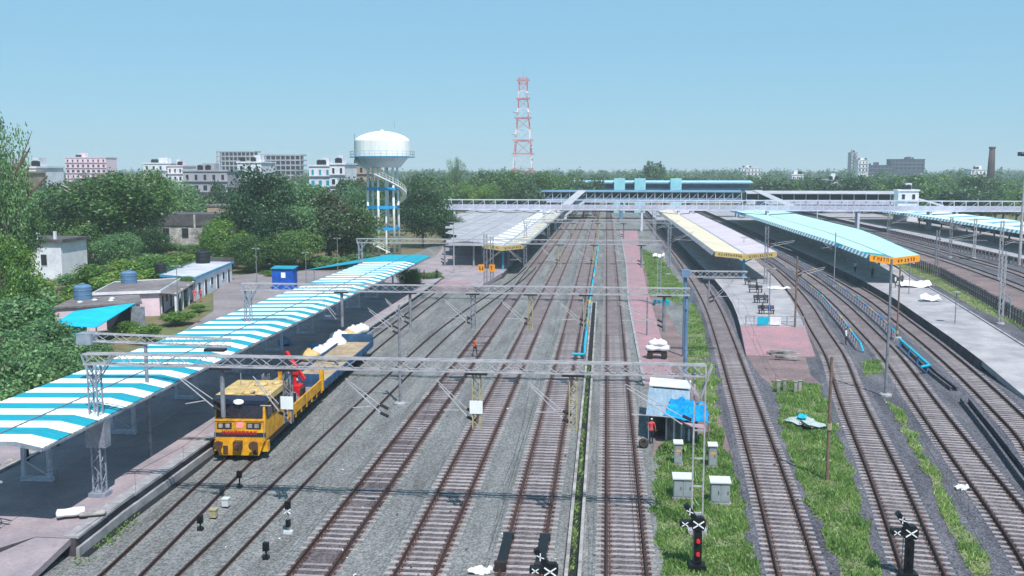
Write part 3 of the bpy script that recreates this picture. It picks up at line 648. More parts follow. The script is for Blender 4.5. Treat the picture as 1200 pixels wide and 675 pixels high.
portal('farthest overhead-line portal just before the white footbridge', 234, -15.2, 11.8, 7.95, 8.5, (0, 0),
       [(-10.5, 5.4, -12.75, 'lat'), (-1.5, 5.4, -3.6, 'lat'), (3.2, 5.4, 1.1, 'tube')], M_galv, bays=36)
MB().box(-26.45, -25.4, 46.7, 47.3, 3.5, 5.05).build('equipment_panel', M_galv, [o for o in bpy.data.objects if o.name == 'overhead_line_portal'][0])
ga = thing('overhead_line_portal', 'short lattice arm with grey end box above the striped canopy', 'gantry', (-30.2, 54, .88))
MB().truss((-30.2, 54, 7.95), (-21.5, 54, 7.75), .35, .45, 12, .06, .028).build('boom', M_wsteel, ga); MB().box(-30.6, -29.7, 53.6, 54.4, 7.55, 8.2).build('end_box', M_galv, ga)
MB().tube((-26.6, 54, .88), (-26.6, 54, 7.7), .11, 8).build('column', M_mast, ga); MB().box(-23.0, -21.8, 53.75, 54.25, 7.25, 7.4).build('mounting_plate', M_insul, ga)
# cantilever gantry over the curved track
cg = thing('overhead_line_portal', 'short arm gantry reaching over the curved track to the benches', 'gantry', (7.5, 93, 0))
MB().truss((7.2, 93, 7.9), (13.2, 93, 7.9), .4, .55, 9, .08, .045).build('boom', M_wsteel, cg)
MB().tube((7.5, 93, 0), (7.5, 93, 8.2), .16, 8).box(7.1, 7.9, 92.6, 93.4, 7.6, 8.3).build('column', M_bluemast, cg)
MB().tube((9.7, 93, 4.9), (9.7, 93, 7.65), .09, 6).box(9.1, 10.3, 92.8, 93.2, 7.45, 7.58).build('drop_arm', M_mast, cg)
tubes(cg, interp(TR[7], 93), 9.7, 93, 5.3, cg)
# cantilever masts
def mast(px, py, h, label, tx=None, m=M_mast, lat=False, z=0.0, band=None, foot=True, arm=True, r=.13):
    p = G(px, py, z); t = thing('overhead_line_mast', label, 'mast', p)
    b = MB()
    if lat: b.truss((p.x, p.y, z), (p.x, p.y, z + h), .42, .34, int(h / .7), .075, .04)
    else: b.tube((p.x, p.y, z), (p.x, p.y, z + h), r, 8, r * .8)
    b.build('post', m, t)
    if foot: MB().lathe([(.5, 0), (.5, .16), (.38, .24)], (p.x, p.y, z - .01), 10).build('footing', M_coping, t)
    if band: MB().lathe([(r + .06, 0), (r + .06, .35)], (p.x, p.y, z + band), 8).build('band', M_ygal, t)
    if tx is not None:
        tx = interp(TR[tx], p.y); s = 1 if tx > p.x else -1
        tubes(t, tx, p.x, p.y, z + 5.5, t)
    return t
mast(469, 474, 7.6, 'slim grey mast with a yellow band between the sidings', 2, band=2.6, r=.11)
mast(969, 563.5, 7.2, 'rusty mast standing in the grass strip by the thrown tarpaulin', None, M_rusty, band=3.0, r=.1, foot=False)
mast(1037.6, 464, 10.8, 'tall pale mast on a square footing by the right curved track', None, M_mast, r=.12)
mast(1051, 397, 7.6, 'brown mast with a yellow foot beside the blue pipe frame', None, M_rusty, r=.1, band=.5)
mast(931.5, 383, 7.6, 'brown mast at the corner of the bench platform', 8, M_rusty, z=.88, foot=False, r=.11)
mast(977, 336, 8.2, 'slender mast in front of the turquoise canopy edge', 9, M_mast, r=.1)
mast(897, 333, 8.5, 'lattice mast at the right corner of the cream canopy', 8, M_mast, True, z=.88, foot=False)
mast(1172, 380, 8.4, 'pale lattice mast rising behind the post fence', None, M_wsteel, True)
mast(1141, 303, 8.0, 'white lattice mast in front of the far right canopy', 11, M_wsteel, True)
mast(1113, 302, 8.0, 'grey lattice mast left of its white twin near the far right canopy', 12, M_mast, True)
mast(1097, 322, 7.5, 'thin lattice mast above the grassy end of the post fence', 11, M_mast, True)
mast(1171, 327, 9.5, 'tall lattice mast where the far right tracks leave the frame', 12, M_wsteel, True)
mast(1040, 292, 7.5, 'grey mast just behind the turquoise canopy', 11, M_mast, True)
mast(766, 300, 7.5, 'mast between the path and the dark flank of the cream canopy', 7, M_wsteel, True)
mast(783, 322, 7.5, 'mast standing in the grass left of the cream canopy', 7, M_mast, True)
mast(758, 394, 4.2, 'short grey post on the edge of the red path', None, M_mast, r=.09, foot=False)
mast(532, 322, 8.0, 'white pole on the apron of the second platform', None, M_wsteel, r=.1, foot=False, z=.6)
t = mast(569, 345, 8.6, 'cluttered lattice mast carrying two yellow boards before the second platform', None, M_mast, True)
p = t.location
MB().truss((p.x + .9, p.y, 0), (p.x + .9, p.y, 8.2), .4, .34, 12, .075, .04).build('second_post', M_mast, t)
for k, dx in enumerate((-.55, .95)):
    o = MB().box(p.x + dx - .42, p.x + dx + .42, p.y - .3, p.y - .25, 3.3, 4.3).build('sign_board', M_oran, t)
    g = MB(); glyphs(g, p.x + dx - .3, p.x + dx + .38, p.y - .3, 3.55, 4.05, 0, random.Random(k + 4)); g.build('lettering', M_ink, o)
# contact and messenger wires
def wire(label, path, y0, y1, sup):
    t = thing('overhead_wire', label, 'wire', (interp(path, y0), y0, 5.6), group='overhead wires')
    ys = [y0] + [s for s in sup if y0 < s < y1] + [y1]
    b = MB(); c = MB(); d = MB()
    for a, e in zip(ys[:-1], ys[1:]):
        n = max(4, int((e - a) / 7)); P = [a + (e - a) * k / n for k in range(n + 1)]
        zz = [7.15 - 1.0 * 4 * (k / n) * (1 - k / n) for k in range(n + 1)]
        b.path([(interp(path, v), v, 5.6) for v in P], .009, 4); c.path([(interp(path, v), v, z) for v, z in zip(P, zz)], .009, 4)
        for v, z in list(zip(P, zz))[1:-1]: d.tube((interp(path, v), v, 5.6), (interp(path, v), v, z), .006, 3)
    b.build('contact_wire', M_wire, t); c.build('messenger_wire', M_wire, t); d.build('dropper', M_wire, t)
sup = [47, 77, 128, 180, 234]
for k, lb in ((1, 'pair of thin wires above the yellow work train'), (2, 'pair of thin wires above the siding right of the work train'), (3, 'pair of thin wires above the third straight track'),
              (4, 'pair of thin wires above the fourth straight track'), (5, 'pair of thin wires above the track with black stop blocks'), (6, 'pair of thin wires above the track beside the hut'),
              (7, 'pair of thin wires above the curved track by the cabinets'), (8, 'pair of thin wires above the curved track by the right signal')):
    pth = TR[k]; wire(lb, pth, pth[0][1] + 2, min(pth[-1][1], 280), sup)

# ================================================================== FOOTBRIDGES
M_fob = mat('bridge_white', (206, 208, 222), .6, scale=.5, rgb2=(178, 182, 200), fine=.1)
M_fobp = mat('bridge_panel', (190, 190, 208), .7, scale=.6, rgb2=(164, 166, 186), fine=.15)
M_fobb = mat('bridge_blue', (104, 140, 164), .6, scale=.4, rgb2=(84, 120, 146), fine=.1)
M_lift = mat('lift_tower_cyan', (150, 206, 216), .5, scale=.3, rgb2=(126, 190, 204), fine=.05)
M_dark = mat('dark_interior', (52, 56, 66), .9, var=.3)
Yb = 285
f1 = thing('footbridge', 'long white lattice footbridge crossing all tracks and platforms', 'footbridge', (-47, Yb, 0))
MB().box(-48, 128, Yb - 1.6, Yb + 1.6, 6.05, 6.3).build('deck', M_fob, f1)
for yy in (Yb - 1.65, Yb + 1.65):
    MB().box(-48, 128, yy - .09, yy + .09, 5.9, 6.12).box(-48, 128, yy - .08, yy + .08, 8.7, 8.9).build('chord', M_fob, f1)
pan = MB().box(-1.45, 1.45, -.03, .03, .0, 1.15).mesh('side_panel', M_fobp)
ver = MB().box(-.09, .09, -.07, .07, -.1, 2.5); ver.bar((0, 0, 0), (3.2, 0, 2.45), .09, .09); ver_me = ver.mesh('truss_bay', M_fob)
for k in range(55):
    x = -48 + 3.2 * k
    link('truss_bay', ver_me, f1, (x + 47, -1.68, 6.2)); link('side_panel', pan, f1, (x + 1.6 + 47, -1.6, 6.32 + (.0 if k % 7 else .03)))
MB().box(-48, 128, Yb + 1.5, Yb + 1.56, 6.3, 7.4).build('rear_parapet', M_fobp, f1)
for x in (-44, -14.6, 10.2, 20.6, 24.1, 45.5, 70.5, 90, 97, 118):
    b = MB(); 
    for dy in (-1.2, 1.2): b.box(x - .3, x + .3, Yb + dy - .25, Yb + dy + .25, 0, 6.0)
    b.bar((x, Yb - 1.2, .8), (x, Yb + 1.2, 5.4), .12).bar((x, Yb + 1.2, .8), (x, Yb - 1.2, 5.4), .12)
    b.build('pier', M_fob, f1)
f2 = thing('footbridge', 'covered footbridge with blue roof behind the white lattice one', 'footbridge', (-26, 352, 0))
MB().box(-28, 47, 350, 356, 5.9, 6.3).build('deck', M_fob, f2)
MB().slab([(-28, 349.6, 9.7), (47, 349.6, 9.7), (47, 353, 10.3), (-28, 353, 10.3)], .15).slab([(-28, 353, 10.3), (47, 353, 10.3), (47, 356.4, 9.7), (-28, 356.4, 9.7)], .15).build('roof', M_fobb, f2)
b = MB()
for k in range(26): x = -28 + 3 * k; b.box(x - .1, x + .1, 350, 350.2, 6.2, 9.6); b.bar((x, 350.1, 6.3), (x + 3 if k < 25 else x, 350.1, 9.5), .12)
b.build('side_truss', M_fob, f2)
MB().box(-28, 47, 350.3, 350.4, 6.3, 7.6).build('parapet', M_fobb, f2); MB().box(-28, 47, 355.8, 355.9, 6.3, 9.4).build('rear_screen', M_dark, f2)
for x in (-26, -14.5, 5.5, 17, 29, 46): MB().box(x - .5, x + .5, 350.6, 355.4, 0, 5.9).build('pier', M_fobb if x in (5.5, 29) else M_fob, f2)
for (xa, ya, za, xb, yb, zb, lbl) in ((-8.5, 349, 9.0, -15, 322, 2.2, 'a'), (52, 349, 9.2, 60, 318, 3.0, 'b')):
    MB().slab([(xb - 1.5, yb, zb + 2.3), (xb + 1.5, yb, zb + 2.3), (xa + 1.5, ya, za + 1.2), (xa - 1.5, ya, za + 1.2)], .12).slab([(xb - 1.4, yb, zb), (xb + 1.4, yb, zb), (xa + 1.4, ya, za - 2.6), (xa - 1.4, ya, za - 2.6)], .3).build('stair_flight', M_pale, f2)
f3 = thing('station_concourse', 'pale blue roofed concourse with three cyan lift towers', 'station building', (-15, 408, 0))
MB().box(-15, 58, 408, 420, 8.2, 8.8).build('floor_slab', M_fob, f3); MB().box(-15, 58, 411, 411.2, 8.8, 11.6).build('glazing', M_fobb, f3)
MB().slab([(-16, 406, 12.3), (59, 406, 12.3), (59, 414, 13.0), (-16, 414, 13.0)], .2).build('roof', mat('roof_paleblue', (170, 206, 216), .55, scale=.3, rgb2=(140, 184, 200)), f3)
MB().box(-16, 59, 405.8, 406, 11.7, 12.25).build('fascia', M_fobb, f3)
MB().box(-15, 58, 408, 408.1, 8.8, 9.9).build('parapet', M_fobb, f3)
for px in (726, 750, 792):
    x = A(px, 218, 404).x; MB().box(x - 2.2, x + 2.2, 402.5, 407.5, 0, 13.9).build('lift_tower', M_lift, f3)
for x in (-12, 0, 24, 40, 54): MB().box(x - .5, x + .5, 410, 418, 0, 8.2).build('pier', M_fobb, f3)
f4 = thing('covered_walkway', 'long grey roofed walkway over the right platforms behind footbridge', 'walkway', (48, 345, 0))
MB().slab([(48, 344, 9.4), (98, 344, 9.4), (98, 350, 10.2), (48, 350, 10.2)], .2).slab([(98, 344, 9.4), (108, 328, 5.6), (110, 334, 6.0), (98, 350, 10.2)], .2).build('roof', M_pale, f4)
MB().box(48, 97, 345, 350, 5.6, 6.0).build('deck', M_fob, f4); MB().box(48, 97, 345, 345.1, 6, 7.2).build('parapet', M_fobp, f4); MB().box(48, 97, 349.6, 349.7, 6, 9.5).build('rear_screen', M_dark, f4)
for k in range(13): x = 48 + k * 4; MB().box(x - .12, x + .12, 345.0, 345.3, 0 if k % 3 == 0 else 6, 9.4).build('post', M_fob, f4)

# ================================================================== WATER TOWER
M_tank = mat('tank_white', (238, 240, 238), .65, scale=.5, rgb2=(218, 220, 218), fine=.05, fscale=1.5, streak=(1.5, 1.5, .25))
M_tankb = mat('tank_cone', (214, 224, 234), .7, scale=.3, rgb2=(192, 206, 222))
M_ringb = mat('tower_blue', (40, 160, 216), .6, scale=.6, rgb2=(26, 140, 196))
wt = Vector((-46.6, 203, 0)); S = 203 / 1150 * 1.012
tw = thing('water_tower', 'white domed water tower on slim legs with blue rings and spiral stair', 'water tower', wt)
MB().lathe([(3.7, 18.0), (5.5, 20.2), (5.75, 20.4)], wt, 40).build('tank_cone', M_tankb, tw, True)
MB().lathe([(5.7, 20.4), (5.7, 23.5), (5.55, 23.85), (4.6, 24.5), (3.2, 25.05), (1.6, 25.4), (.4, 25.5), (.35, 25.75), (.1, 25.8)], wt, 40).build('tank', M_tank, tw, False)
b = MB().lathe([(5.8, 20.05), (6.75, 20.05), (6.75, 20.2), (5.8, 20.2)], wt, 40)
o = b.build('gallery', M_tealtrim, tw)
b = MB()
for k in range(36):
    a = k * math.pi / 18; b.tube((wt.x + 6.65 * math.cos(a), wt.y + 6.65 * math.sin(a), 20.2), (wt.x + 6.65 * math.cos(a), wt.y + 6.65 * math.sin(a), 21.35), .035, 4)
for z in (20.75, 21.35): b.path([(wt.x + 6.65 * math.cos(k * math.pi / 18), wt.y + 6.65 * math.sin(k * math.pi / 18), z) for k in range(37)], .035, 4)
b.build('railing', M_wsteel, o)
for k in range(6):
    a = R(25 + 60 * k); x, y = wt.x + 3.4 * math.cos(a), wt.y + 3.4 * math.sin(a)
    MB().tube((x, y, -.2), (x - .3 * math.cos(a), y - .3 * math.sin(a), 18.2), .27, 10, .24).build('leg', M_tank, tw, True)
for z in (5.3, 9.8, 13.6):
    b = MB()
    for k in range(6):
        a, a2 = R(25 + 60 * k), R(85 + 60 * k)
        b.bar((wt.x + 3.35 * math.cos(a), wt.y + 3.35 * math.sin(a), z), (wt.x + 3.35 * math.cos(a2), wt.y + 3.35 * math.sin(a2), z), .3, .62)
    b.build('ring_beam', M_ringb, tw)
b = MB(); prev = None
for k in range(61):
    z = .6 + 19.5 * k / 60; a = R(180 + (20.1 - z) * 24.5); rad = 4.9 + (.9 if k > 50 else 0) * (k - 50) / 10; c0 = Vector((wt.x + rad * math.cos(a), wt.y + rad * math.sin(a), z))
    i0 = Vector((wt.x + (rad - .9) * math.cos(a), wt.y + (rad - .9) * math.sin(a), z))
    if prev: b.slab([prev[0], c0, i0, prev[1]], .12); b.bar(prev[0] + Vector((0, 0, 1)), c0 + Vector((0, 0, 1)), .07); b.bar(prev[0] + Vector((0, 0, .5)), c0 + Vector((0, 0, .5)), .05); b.bar(c0, c0 + Vector((0, 0, 1)), .05); b.bar(prev[0], c0, .08, .22)
    prev = (c0, i0)
b.build('spiral_stair', M_tank, tw)
MB().tube((wt.x + .6, wt.y, 0), (wt.x + .6, wt.y, 18), .2, 10).build('rising_main', M_tank, tw)
MB().tube((wt.x + 3.5, wt.y - 4, 26), (wt.x + 3.5, wt.y - 4, 27.4), .04, 4).tube((wt.x - 5.9, wt.y, 20.2), (wt.x - 5.9, wt.y, 25), .06, 4).tube((wt.x - 5.6, wt.y - 1, 20.2), (wt.x - 5.6, wt.y - 1, 25), .06, 4).build('ladder', M_galv, tw)

# ================================================================== COMMUNICATION MAST
M_red = mat('mast_red', (206, 128, 134), .6, scale=.5, var=.15); M_mw = mat('mast_white', (226, 216, 224), .6, scale=.5, var=.1)
ym = 372; x0 = A(613, 150, ym).x
lm = thing('lattice_tower', 'tall red and white lattice communication tower above the trees', 'tower', (x0, ym, 0))
zs = [0, 6, 12, 18, 23, 28, 32.5, 36.5, 40.2, 43.6, 46.6, 49.2, 51.5]; wd = lambda z: 9.6 - 6.6 * min(1, z / 46)
for i in range(len(zs) - 1):
    za, zb = zs[i], zs[i + 1]; wa, wb = wd(za) / 2, wd(zb) / 2; b = MB(); cs = [(-1, -1), (1, -1), (1, 1), (-1, 1)]
    for k in range(4):
        c0, c1 = cs[k], cs[(k + 1) % 4]; P = lambda c, w__, z: (x0 + c[0] * w__, ym + c[1] * w__, z)
        b.bar(P(c0, wa, za), P(c0, wb, zb), .26); b.bar(P(c0, wb, zb), P(c1, wb, zb), .13)
        b.bar(P(c0, wa, za), P(c1, wb, zb), .1); b.bar(P(c1, wa, za), P(c0, wb, zb), .1)
    b.build('tower_section', (M_red, M_mw)[i % 2] if i < 11 else M_red, lm)
for z in (23.2, 28.3, 36.6, 43.7, 50.5):
    h = wd(z) / 2 + .7; b = MB()
    for s in (-1, 1): b.box(x0 - h, x0 + h, ym + s * h - .1, ym + s * h + .1, z, z + .3).box(x0 + s * h - .1, x0 + s * h + .1, ym - h, ym + h, z, z + .3)
    b.build('platform_ring', M_red, lm)
for k, (z, s) in enumerate(((24.5, 1), (37.5, 1), (44.5, 1), (29.5, -1), (37.6, -1))):
    h = wd(z) / 2 + .5; MB().lathe([(.2, -.2), (.9, .0), (.9, .25), (.2, .3)], (x0 + s * h, ym - h, z + 1), 12).build('dish', M_mw, lm)
MB().tube((x0, ym, 51.5), (x0, ym, 54), .1, 5).build('lightning_rod', M_red, lm)

# ================================================================== BUILDINGS
M_pinkw = mat('wall_pink', (226, 202, 212), .85, scale=.3, rgb2=(198, 176, 190), fine=.1, fscale=2)
M_whitew = mat('wall_white', (226, 226, 232), .85, scale=.3, rgb2=(196, 198, 208), fine=.1, fscale=2)
M_stain = mat('wall_stained', (196, 192, 190), .9, scale=.5, rgb2=(110, 108, 110), fine=.2, fscale=2)
M_roofg = mat('roof_concrete', (128, 120, 122), .95, scale=.25, rgb2=(98, 92, 96), fine=.2, fscale=2)
M_parap = mat('parapet_moss_backdrop_shade', (96, 94, 98), .95, scale=.5, rgb2=(66, 64, 68), fine=.25, fscale=1.5)
M_tan = mat('wall_tan', (176, 154, 134), .9, scale=.4, rgb2=(150, 130, 116), fine=.1)
M_glass = mat('window_dark', (40, 44, 54), .25, spec=.6, var=.3)
M_trimb = mat('trim_blue', (90, 160, 196), .7, var=.2)
M_tankk = mat('tank_black', (34, 38, 46), .5, var=.2, scale=1)
M_tankblue = mat('tank_bluegrey', (92, 126, 160), .5, var=.2)
M_salmon = mat('wall_rose', (232, 190, 204), .85, scale=.05, rgb2=(222, 200, 212))
M_hazeg = mat('wall_grey', (176, 172, 180), .9, scale=.1, rgb2=(150, 148, 158))
M_slate = mat('wall_slate', (78, 82, 104), .8, scale=.05, rgb2=(62, 66, 88))
M_brick = mat('chimney_brick', (86, 72, 74), .9, scale=.2, rgb2=(64, 54, 58))

def winset(root, x, y, z, w_, h, m=M_glass, axis='x', frame=None):
    """one opening on a wall facing -y (axis x) or +x (axis y): pane set in a raised frame with a sill"""
    if axis == 'x':
        f = MB().box(x - w_ / 2 - .1, x + w_ / 2 + .1, y - .06, y + .02, z - .1, z + h + .1).build('window', frame or M_whitew, root)
        MB().box(x - w_ / 2, x + w_ / 2, y - .075, y - .062, z, z + h).build('pane', m, f)
    else:
        f = MB().box(x - .02, x + .06, y - w_ / 2 - .1, y + w_ / 2 + .1, z - .1, z + h + .1).build('window', frame or M_whitew, root)
        MB().box(x + .062, x + .075, y - w_ / 2, y + w_ / 2, z, z + h).build('pane', m, f)

def quad_house(label, P, h, wall, roof, doors=(), trim=None):
    """house on four plan corners (front-left, front-right, back-right, back-left)"""
    P = [Vector((x, y, 0)) for x, y in P]; c = sum(P, Vector()) / 4
    t = thing('house', label, 'house', (c.x, c.y, 0))
    MB().extrude([(p.x, p.y) for p in P], -.25, h).build('wall', wall, t)
    O = [c + (p - c) * 1.06 for p in P]
    rf = MB().extrude([(p.x, p.y) for p in O], h + .003, h + .2).build('roof', roof, t)
    if trim:
        for k in range(4): a, b_ = O[k], O[(k + 1) % 4]; MB().bar((a.x, a.y, h + .12), (b_.x, b_.y, h + .12), .1, .34).build('roof_edge', trim, rf)
    d = (P[2] - P[1]).normalized(); nrm = Vector((d.y, -d.x, 0)); L = (P[2] - P[1]).length
    for f, kind in doors:
        q = P[1] + d * L * f + nrm * .03; w_ = .5 if kind == 'd' else .55; z0, z1 = (-.05, 2.0) if kind == 'd' else (.95, 1.95)
        fr = MB().bar((*(q - d * (w_ + .1)).xy, (z0 + z1) / 2), (*(q + d * (w_ + .1)).xy, (z0 + z1) / 2), .1, z1 - z0 + .2).build('door' if kind == 'd' else 'window', M_whitew, t)
        q2 = q + nrm * .06; MB().bar((*(q2 - d * w_).xy, (z0 + z1) / 2), (*(q2 + d * w_).xy, (z0 + z1) / 2), .04, z1 - z0).build('panel' if kind == 'd' else 'pane', M_tankk, fr)
    return t, P, d, nrm, L
h2, P2_, d2, n2, L2 = quad_house('pink-walled railway quarter with grey flat roof and side verandah', [(-61.3, 112.2), (-54.6, 115), (-57.9, 128), (-64.3, 123.1)], 2.65, M_pinkw, M_roofg, ((.12, 'd'), (.32, 'w'), (.52, 'd'), (.78, 'w')), trim=M_whitew)
for f in (.02, .35, .68, .98):
    q = P2_[1] + d2 * L2 * f + n2 * 1.9; MB().box(q.x - .12, q.x + .12, q.y - .12, q.y + .12, -.2, 2.5).build('verandah_post', M_whitew, h2)
a_, b_ = P2_[1], P2_[2]; MB().slab([(a_.x, a_.y, 2.62), (*(a_ + n2 * 2.2).xy, 2.4), (*(b_ + n2 * 2.2).xy, 2.4), (b_.x, b_.y, 2.62)], .1).build('verandah_roof', M_roofg, h2)
h1, *_x = quad_house('low quarter with stained grey roof behind the cyan tarpaulin', [(-59.9, 101), (-52.6, 105.9), (-55.9, 112.0), (-61.9, 108.8)], 2.5, M_pinkw, M_roofg)
for k, (x, y) in enumerate(((-58.3, 106.5), (-57, 108), (-56.2, 106.2), (-59, 104.6))): MB().lathe([(.3, 0), (.34, .1), (.1, .22)], (x, y, 2.7), 8).build('roof_patch', M_whitew, h1)
h3, P3_, d3, n3, L3_ = quad_house('white quarter with pale blue roof trim at the yard end', [(-62, 131.8), (-56.1, 129.2), (-59.4, 151.0), (-65, 150.5)], 2.75, M_whitew, mat('roof_white', (190, 190, 196), .9, scale=.3, rgb2=(160, 160, 170)), ((.08, 'w'), (.24, 'd'), (.4, 'w'), (.56, 'd'), (.72, 'w'), (.88, 'd')), trim=M_trimb)
MB().box(-57.6, -56.7, 128.6, 129.3, -.2, 2.5).build('buttress', M_whitew, h3); MB().box(-60.4, -59.0, 129.9, 130.3, .9, 2.0).build('window', M_tankk, h3)
MB().box(-65.3, -59.2, 151.4, 151.8, 2.5, 3.6).build('parapet', M_parap, h3)
# cyan tarpaulin shed
M_cyan = mat('tarpaulin_cyan', (10, 186, 216), .5, scale=.5, rgb2=(8, 164, 200), fine=.05)
ts = thing('tarpaulin_shed', 'open shed roofed by a bright cyan tarpaulin below the quarters', 'shed', (-53, 93, 0))
cs = [(-55.2, 92.2, 2.15), (-50.3, 92.0, 2.1), (-52.6, 105.0, 2.75), (-56.6, 99.0, 2.6)]
MB().slab(cs, .06).build('tarpaulin', M_cyan, ts)
MB().box(-55.0, -51.6, 92.4, 92.5, -.2, 2.05).build('side_sheet', M_blue, ts)
for x, y, h in ((-50.5, 92.3, 2.0), (-52.6, 104.7, 2.65), (-56.4, 98.8, 2.5), (-55.0, 92.6, 2.1)): MB().tube((x, y, -.2), (x, y, h), .08, 6).build('post', M_galv, ts)
MB().box(-52.6, -51.0, 103.6, 103.75, -.2, 2.5).build('tin_panel', M_galv, ts); MB().box(-55.9, -52.8, 103.9, 104.0, -.2, 2.4).build('rear_sheet', M_dark, ts)
# water tanks on roofs
def tank(label, x, y, z, r, h, m):
    t = tag(MB().lathe([(r, 0), (r, h * .3), (r * 1.04, h * .32), (r, h * .35), (r, h * .62), (r * 1.04, h * .64), (r, h * .67), (r, h * .85), (r * .8, h * .95), (r * .35, h), (r * .35, h * 1.06), (.02, h * 1.07)], (0, 0, 0), 16).local('water_tank', m, None), label, 'water tank')
    t.location = (x, y, z); return t
tank('blue-grey tank on the low stained roof', -60.4, 107.8, 2.7, 1.0, 1.7, M_tankblue)
tank('blue-grey tank at the back of the pink quarter roof', -62.2, 122.5, 2.85, 1.0, 1.6, M_tankblue)
tank('black tank beside the white quarter', -63.2, 134, 2.95, .8, 1.5, M_tankk)
tank('black tank at the far end of the white quarter roof', -63.3, 149, 2.95, 1.1, 2.0, M_tankk)
# old stained house and white house among the trees
oh = thing('house', 'abandoned two-storey house with black stained parapet and dark windows', 'house', (-95, 214, 0))
MB().box(-101.5, -88.2, 214, 224, -.25, 5.0).build('wall', M_stain, oh); MB().box(-101.8, -87.9, 213.7, 224.3, 5.003, 7.6).build('parapet', M_parap, oh)
for x in (-99.3, -94.8, -90.0): winset(oh, x, 214, 2.2, 1.5, 2.2, frame=M_stain)
MB().box(-92.6, -92.2, 213.6, 213.8, -.2, 7.5).build('drain_pipe', M_stain, oh)
ot = thing('house', 'tan block showing behind the abandoned stained house', 'house', (-92, 232, 0))
MB().box(-97, -87, 232, 240, -.25, 8.6).build('wall', M_tan, ot); MB().box(-97.2, -86.8, 231.8, 240.2, 8.603, 9.0).build('roof', M_roofg, ot)
wh = thing('house', 'white rendered house half hidden by bushes at left', 'house', (-94, 150, 0))
MB().box(-98, -88.5, 152, 160, -.25, 5.8).build('wall', M_whitew, wh); MB().box(-98.4, -88, 151.5, 160.4, 5.803, 6.3).build('roof', M_parap, wh)
winset(wh, -91.5, 152, 2.0, 1.0, 1.8); winset(wh, -95.5, 152, 2.0, 1.0, 1.8)
for x in (-97.5, -95, -92.4, -89.5): MB().box(x - .2, x + .2, 152, 152.4, 6.3, 7.6).build('roof_post', M_whitew, wh)

def block(label, px0, px1, pyt, Y, m, floors, cols, depth=14, cat='building', roofm=None, frame=False, winm=M_glass, base=-.25):
    a = A(px0, pyt, Y); b = A(px1, pyt, Y); zt = a.z
    t = thing('building', label, cat, ((a.x + b.x) / 2, Y, 0))
    if frame:      # unfinished: slabs and columns only
        for k in range(floors + 1):
            z = zt - k * 3.4; MB().box(a.x, b.x, Y, Y + depth, z - .9, z).build('floor_slab', m, t)
        for k in range(cols + 1):
            x = a.x + .4 + (b.x - a.x - .8) * k / cols
            for yy in (Y + .4, Y + depth / 2): MB().box(x - .3, x + .3, yy - .3, yy + .3, base, zt - .91).build('column', m, t)
        MB().box(a.x + 1, b.x - 1, Y + depth * .6, Y + depth * .6 + .2, base, zt - .4).build('inner_wall', M_hazeg, t)
    else:
        MB().box(a.x, b.x, Y, Y + depth, base, zt).build('wall', m, t)
        MB().box(a.x - .3, b.x + .3, Y - .3, Y + depth + .3, zt + .003, zt + .5).build('roof', roofm or m, t)
        fw = (b.x - a.x) / cols
        for i in range(floors):
            for j in range(cols):
                x = a.x + fw * (j + .5); winset(t, x, Y, zt - 2.6 - i * 3.3, fw * (.3 + .25 * ((i * 7 + j * 3) % 3) / 2), 1.6, winm, frame=m)
        r_ = random.Random(int(px0)); wdt = b.x - a.x
        for i in range(floors): MB().box(a.x - .15, b.x + .15, Y - .5, Y - .08, zt - 3.15 - i * 3.3, zt - 2.95 - i * 3.3).build('floor_band', roofm or M_hazeg, t)
        u = a.x + wdt * r_.uniform(.1, .6); MB().box(u, u + min(4, wdt * .3), Y + 3, Y + 7 if depth > 8 else Y + 4.5, zt + .5, zt + r_.uniform(2.2, 3.2)).build('stair_room', m, t)
        for q_ in range(2): u = a.x + wdt * r_.uniform(.1, .85); MB().lathe([(.9, 0), (.9, 1.3), (.3, 1.6)], (u, Y + 2.5, zt + .5), 10).build('roof_tank', M_tankk, t)
    return t
block('rose-pink apartment block on the far left skyline', 76, 124, 185, 600, M_salmon, 4, 8)
block('flat white block right of the pink apartments', 168, 200, 192, 420, M_whitew, 2, 4)
block('pale block with a crimson rooftop room', 196, 214, 195, 400, M_whitew, 2, 3, roofm=M_salmon)
block('grey concrete house showing between trees on the left skyline', 214, 266, 201, 300, M_hazeg, 2, 5)
block('unfinished concrete frame tower on the left skyline', 253, 298, 177, 700, M_hazeg, 6, 9, frame=True)
block('long unfinished concrete frame beside the frame tower', 305, 352, 181, 650, M_hazeg, 4, 8, frame=True)
block('white cubic house in front of the unfinished frames', 278, 306, 191, 330, M_whitew, 3, 3)
block('white house with a blue shutter left of the water tower', 362, 388, 195, 300, M_whitew, 2, 3, winm=M_blue)
block('tall white house next to the blue-shuttered one', 386, 404, 193, 290, M_whitew, 3, 2)
block('cream terrace house behind the water tower legs', 402, 436, 193, 330, M_tan, 3, 4)
block('white low house at the far left edge of the skyline', 20, 42, 197, 260, M_whitew, 2, 3)
block('pale yellow house at the left frame edge', -12, 18, 203, 250, M_tan, 3, 3)
block('small blue and white kiosk house behind the grey walkway', 971, 989, 212, 440, M_whitew, 2, 3, winm=M_blue)
block('cream garage-like house beside the kiosk house', 990, 1001, 216, 440, M_tan, 1, 2)
block('white block with two dark windows right of the grey walkway', 1053, 1077, 224, 330, M_whitew, 1, 2, depth=5)
block('huge dark slate hall on the right skyline', 1044, 1084, 187, 950, M_slate, 3, 8)
block('low slate wing joined to the dark hall', 1010, 1046, 194, 940, M_slate, 2, 8)
block('white temple-like block left of the slate wing', 1006, 1018, 188, 900, M_whitew, 3, 3)
block('grey silo tower left of the white temple-like block', 998, 1005, 179, 980, M_hazeg, 5, 1)
block('white house row on the horizon behind the round tree', 868, 892, 197, 900, M_whitew, 2, 6)
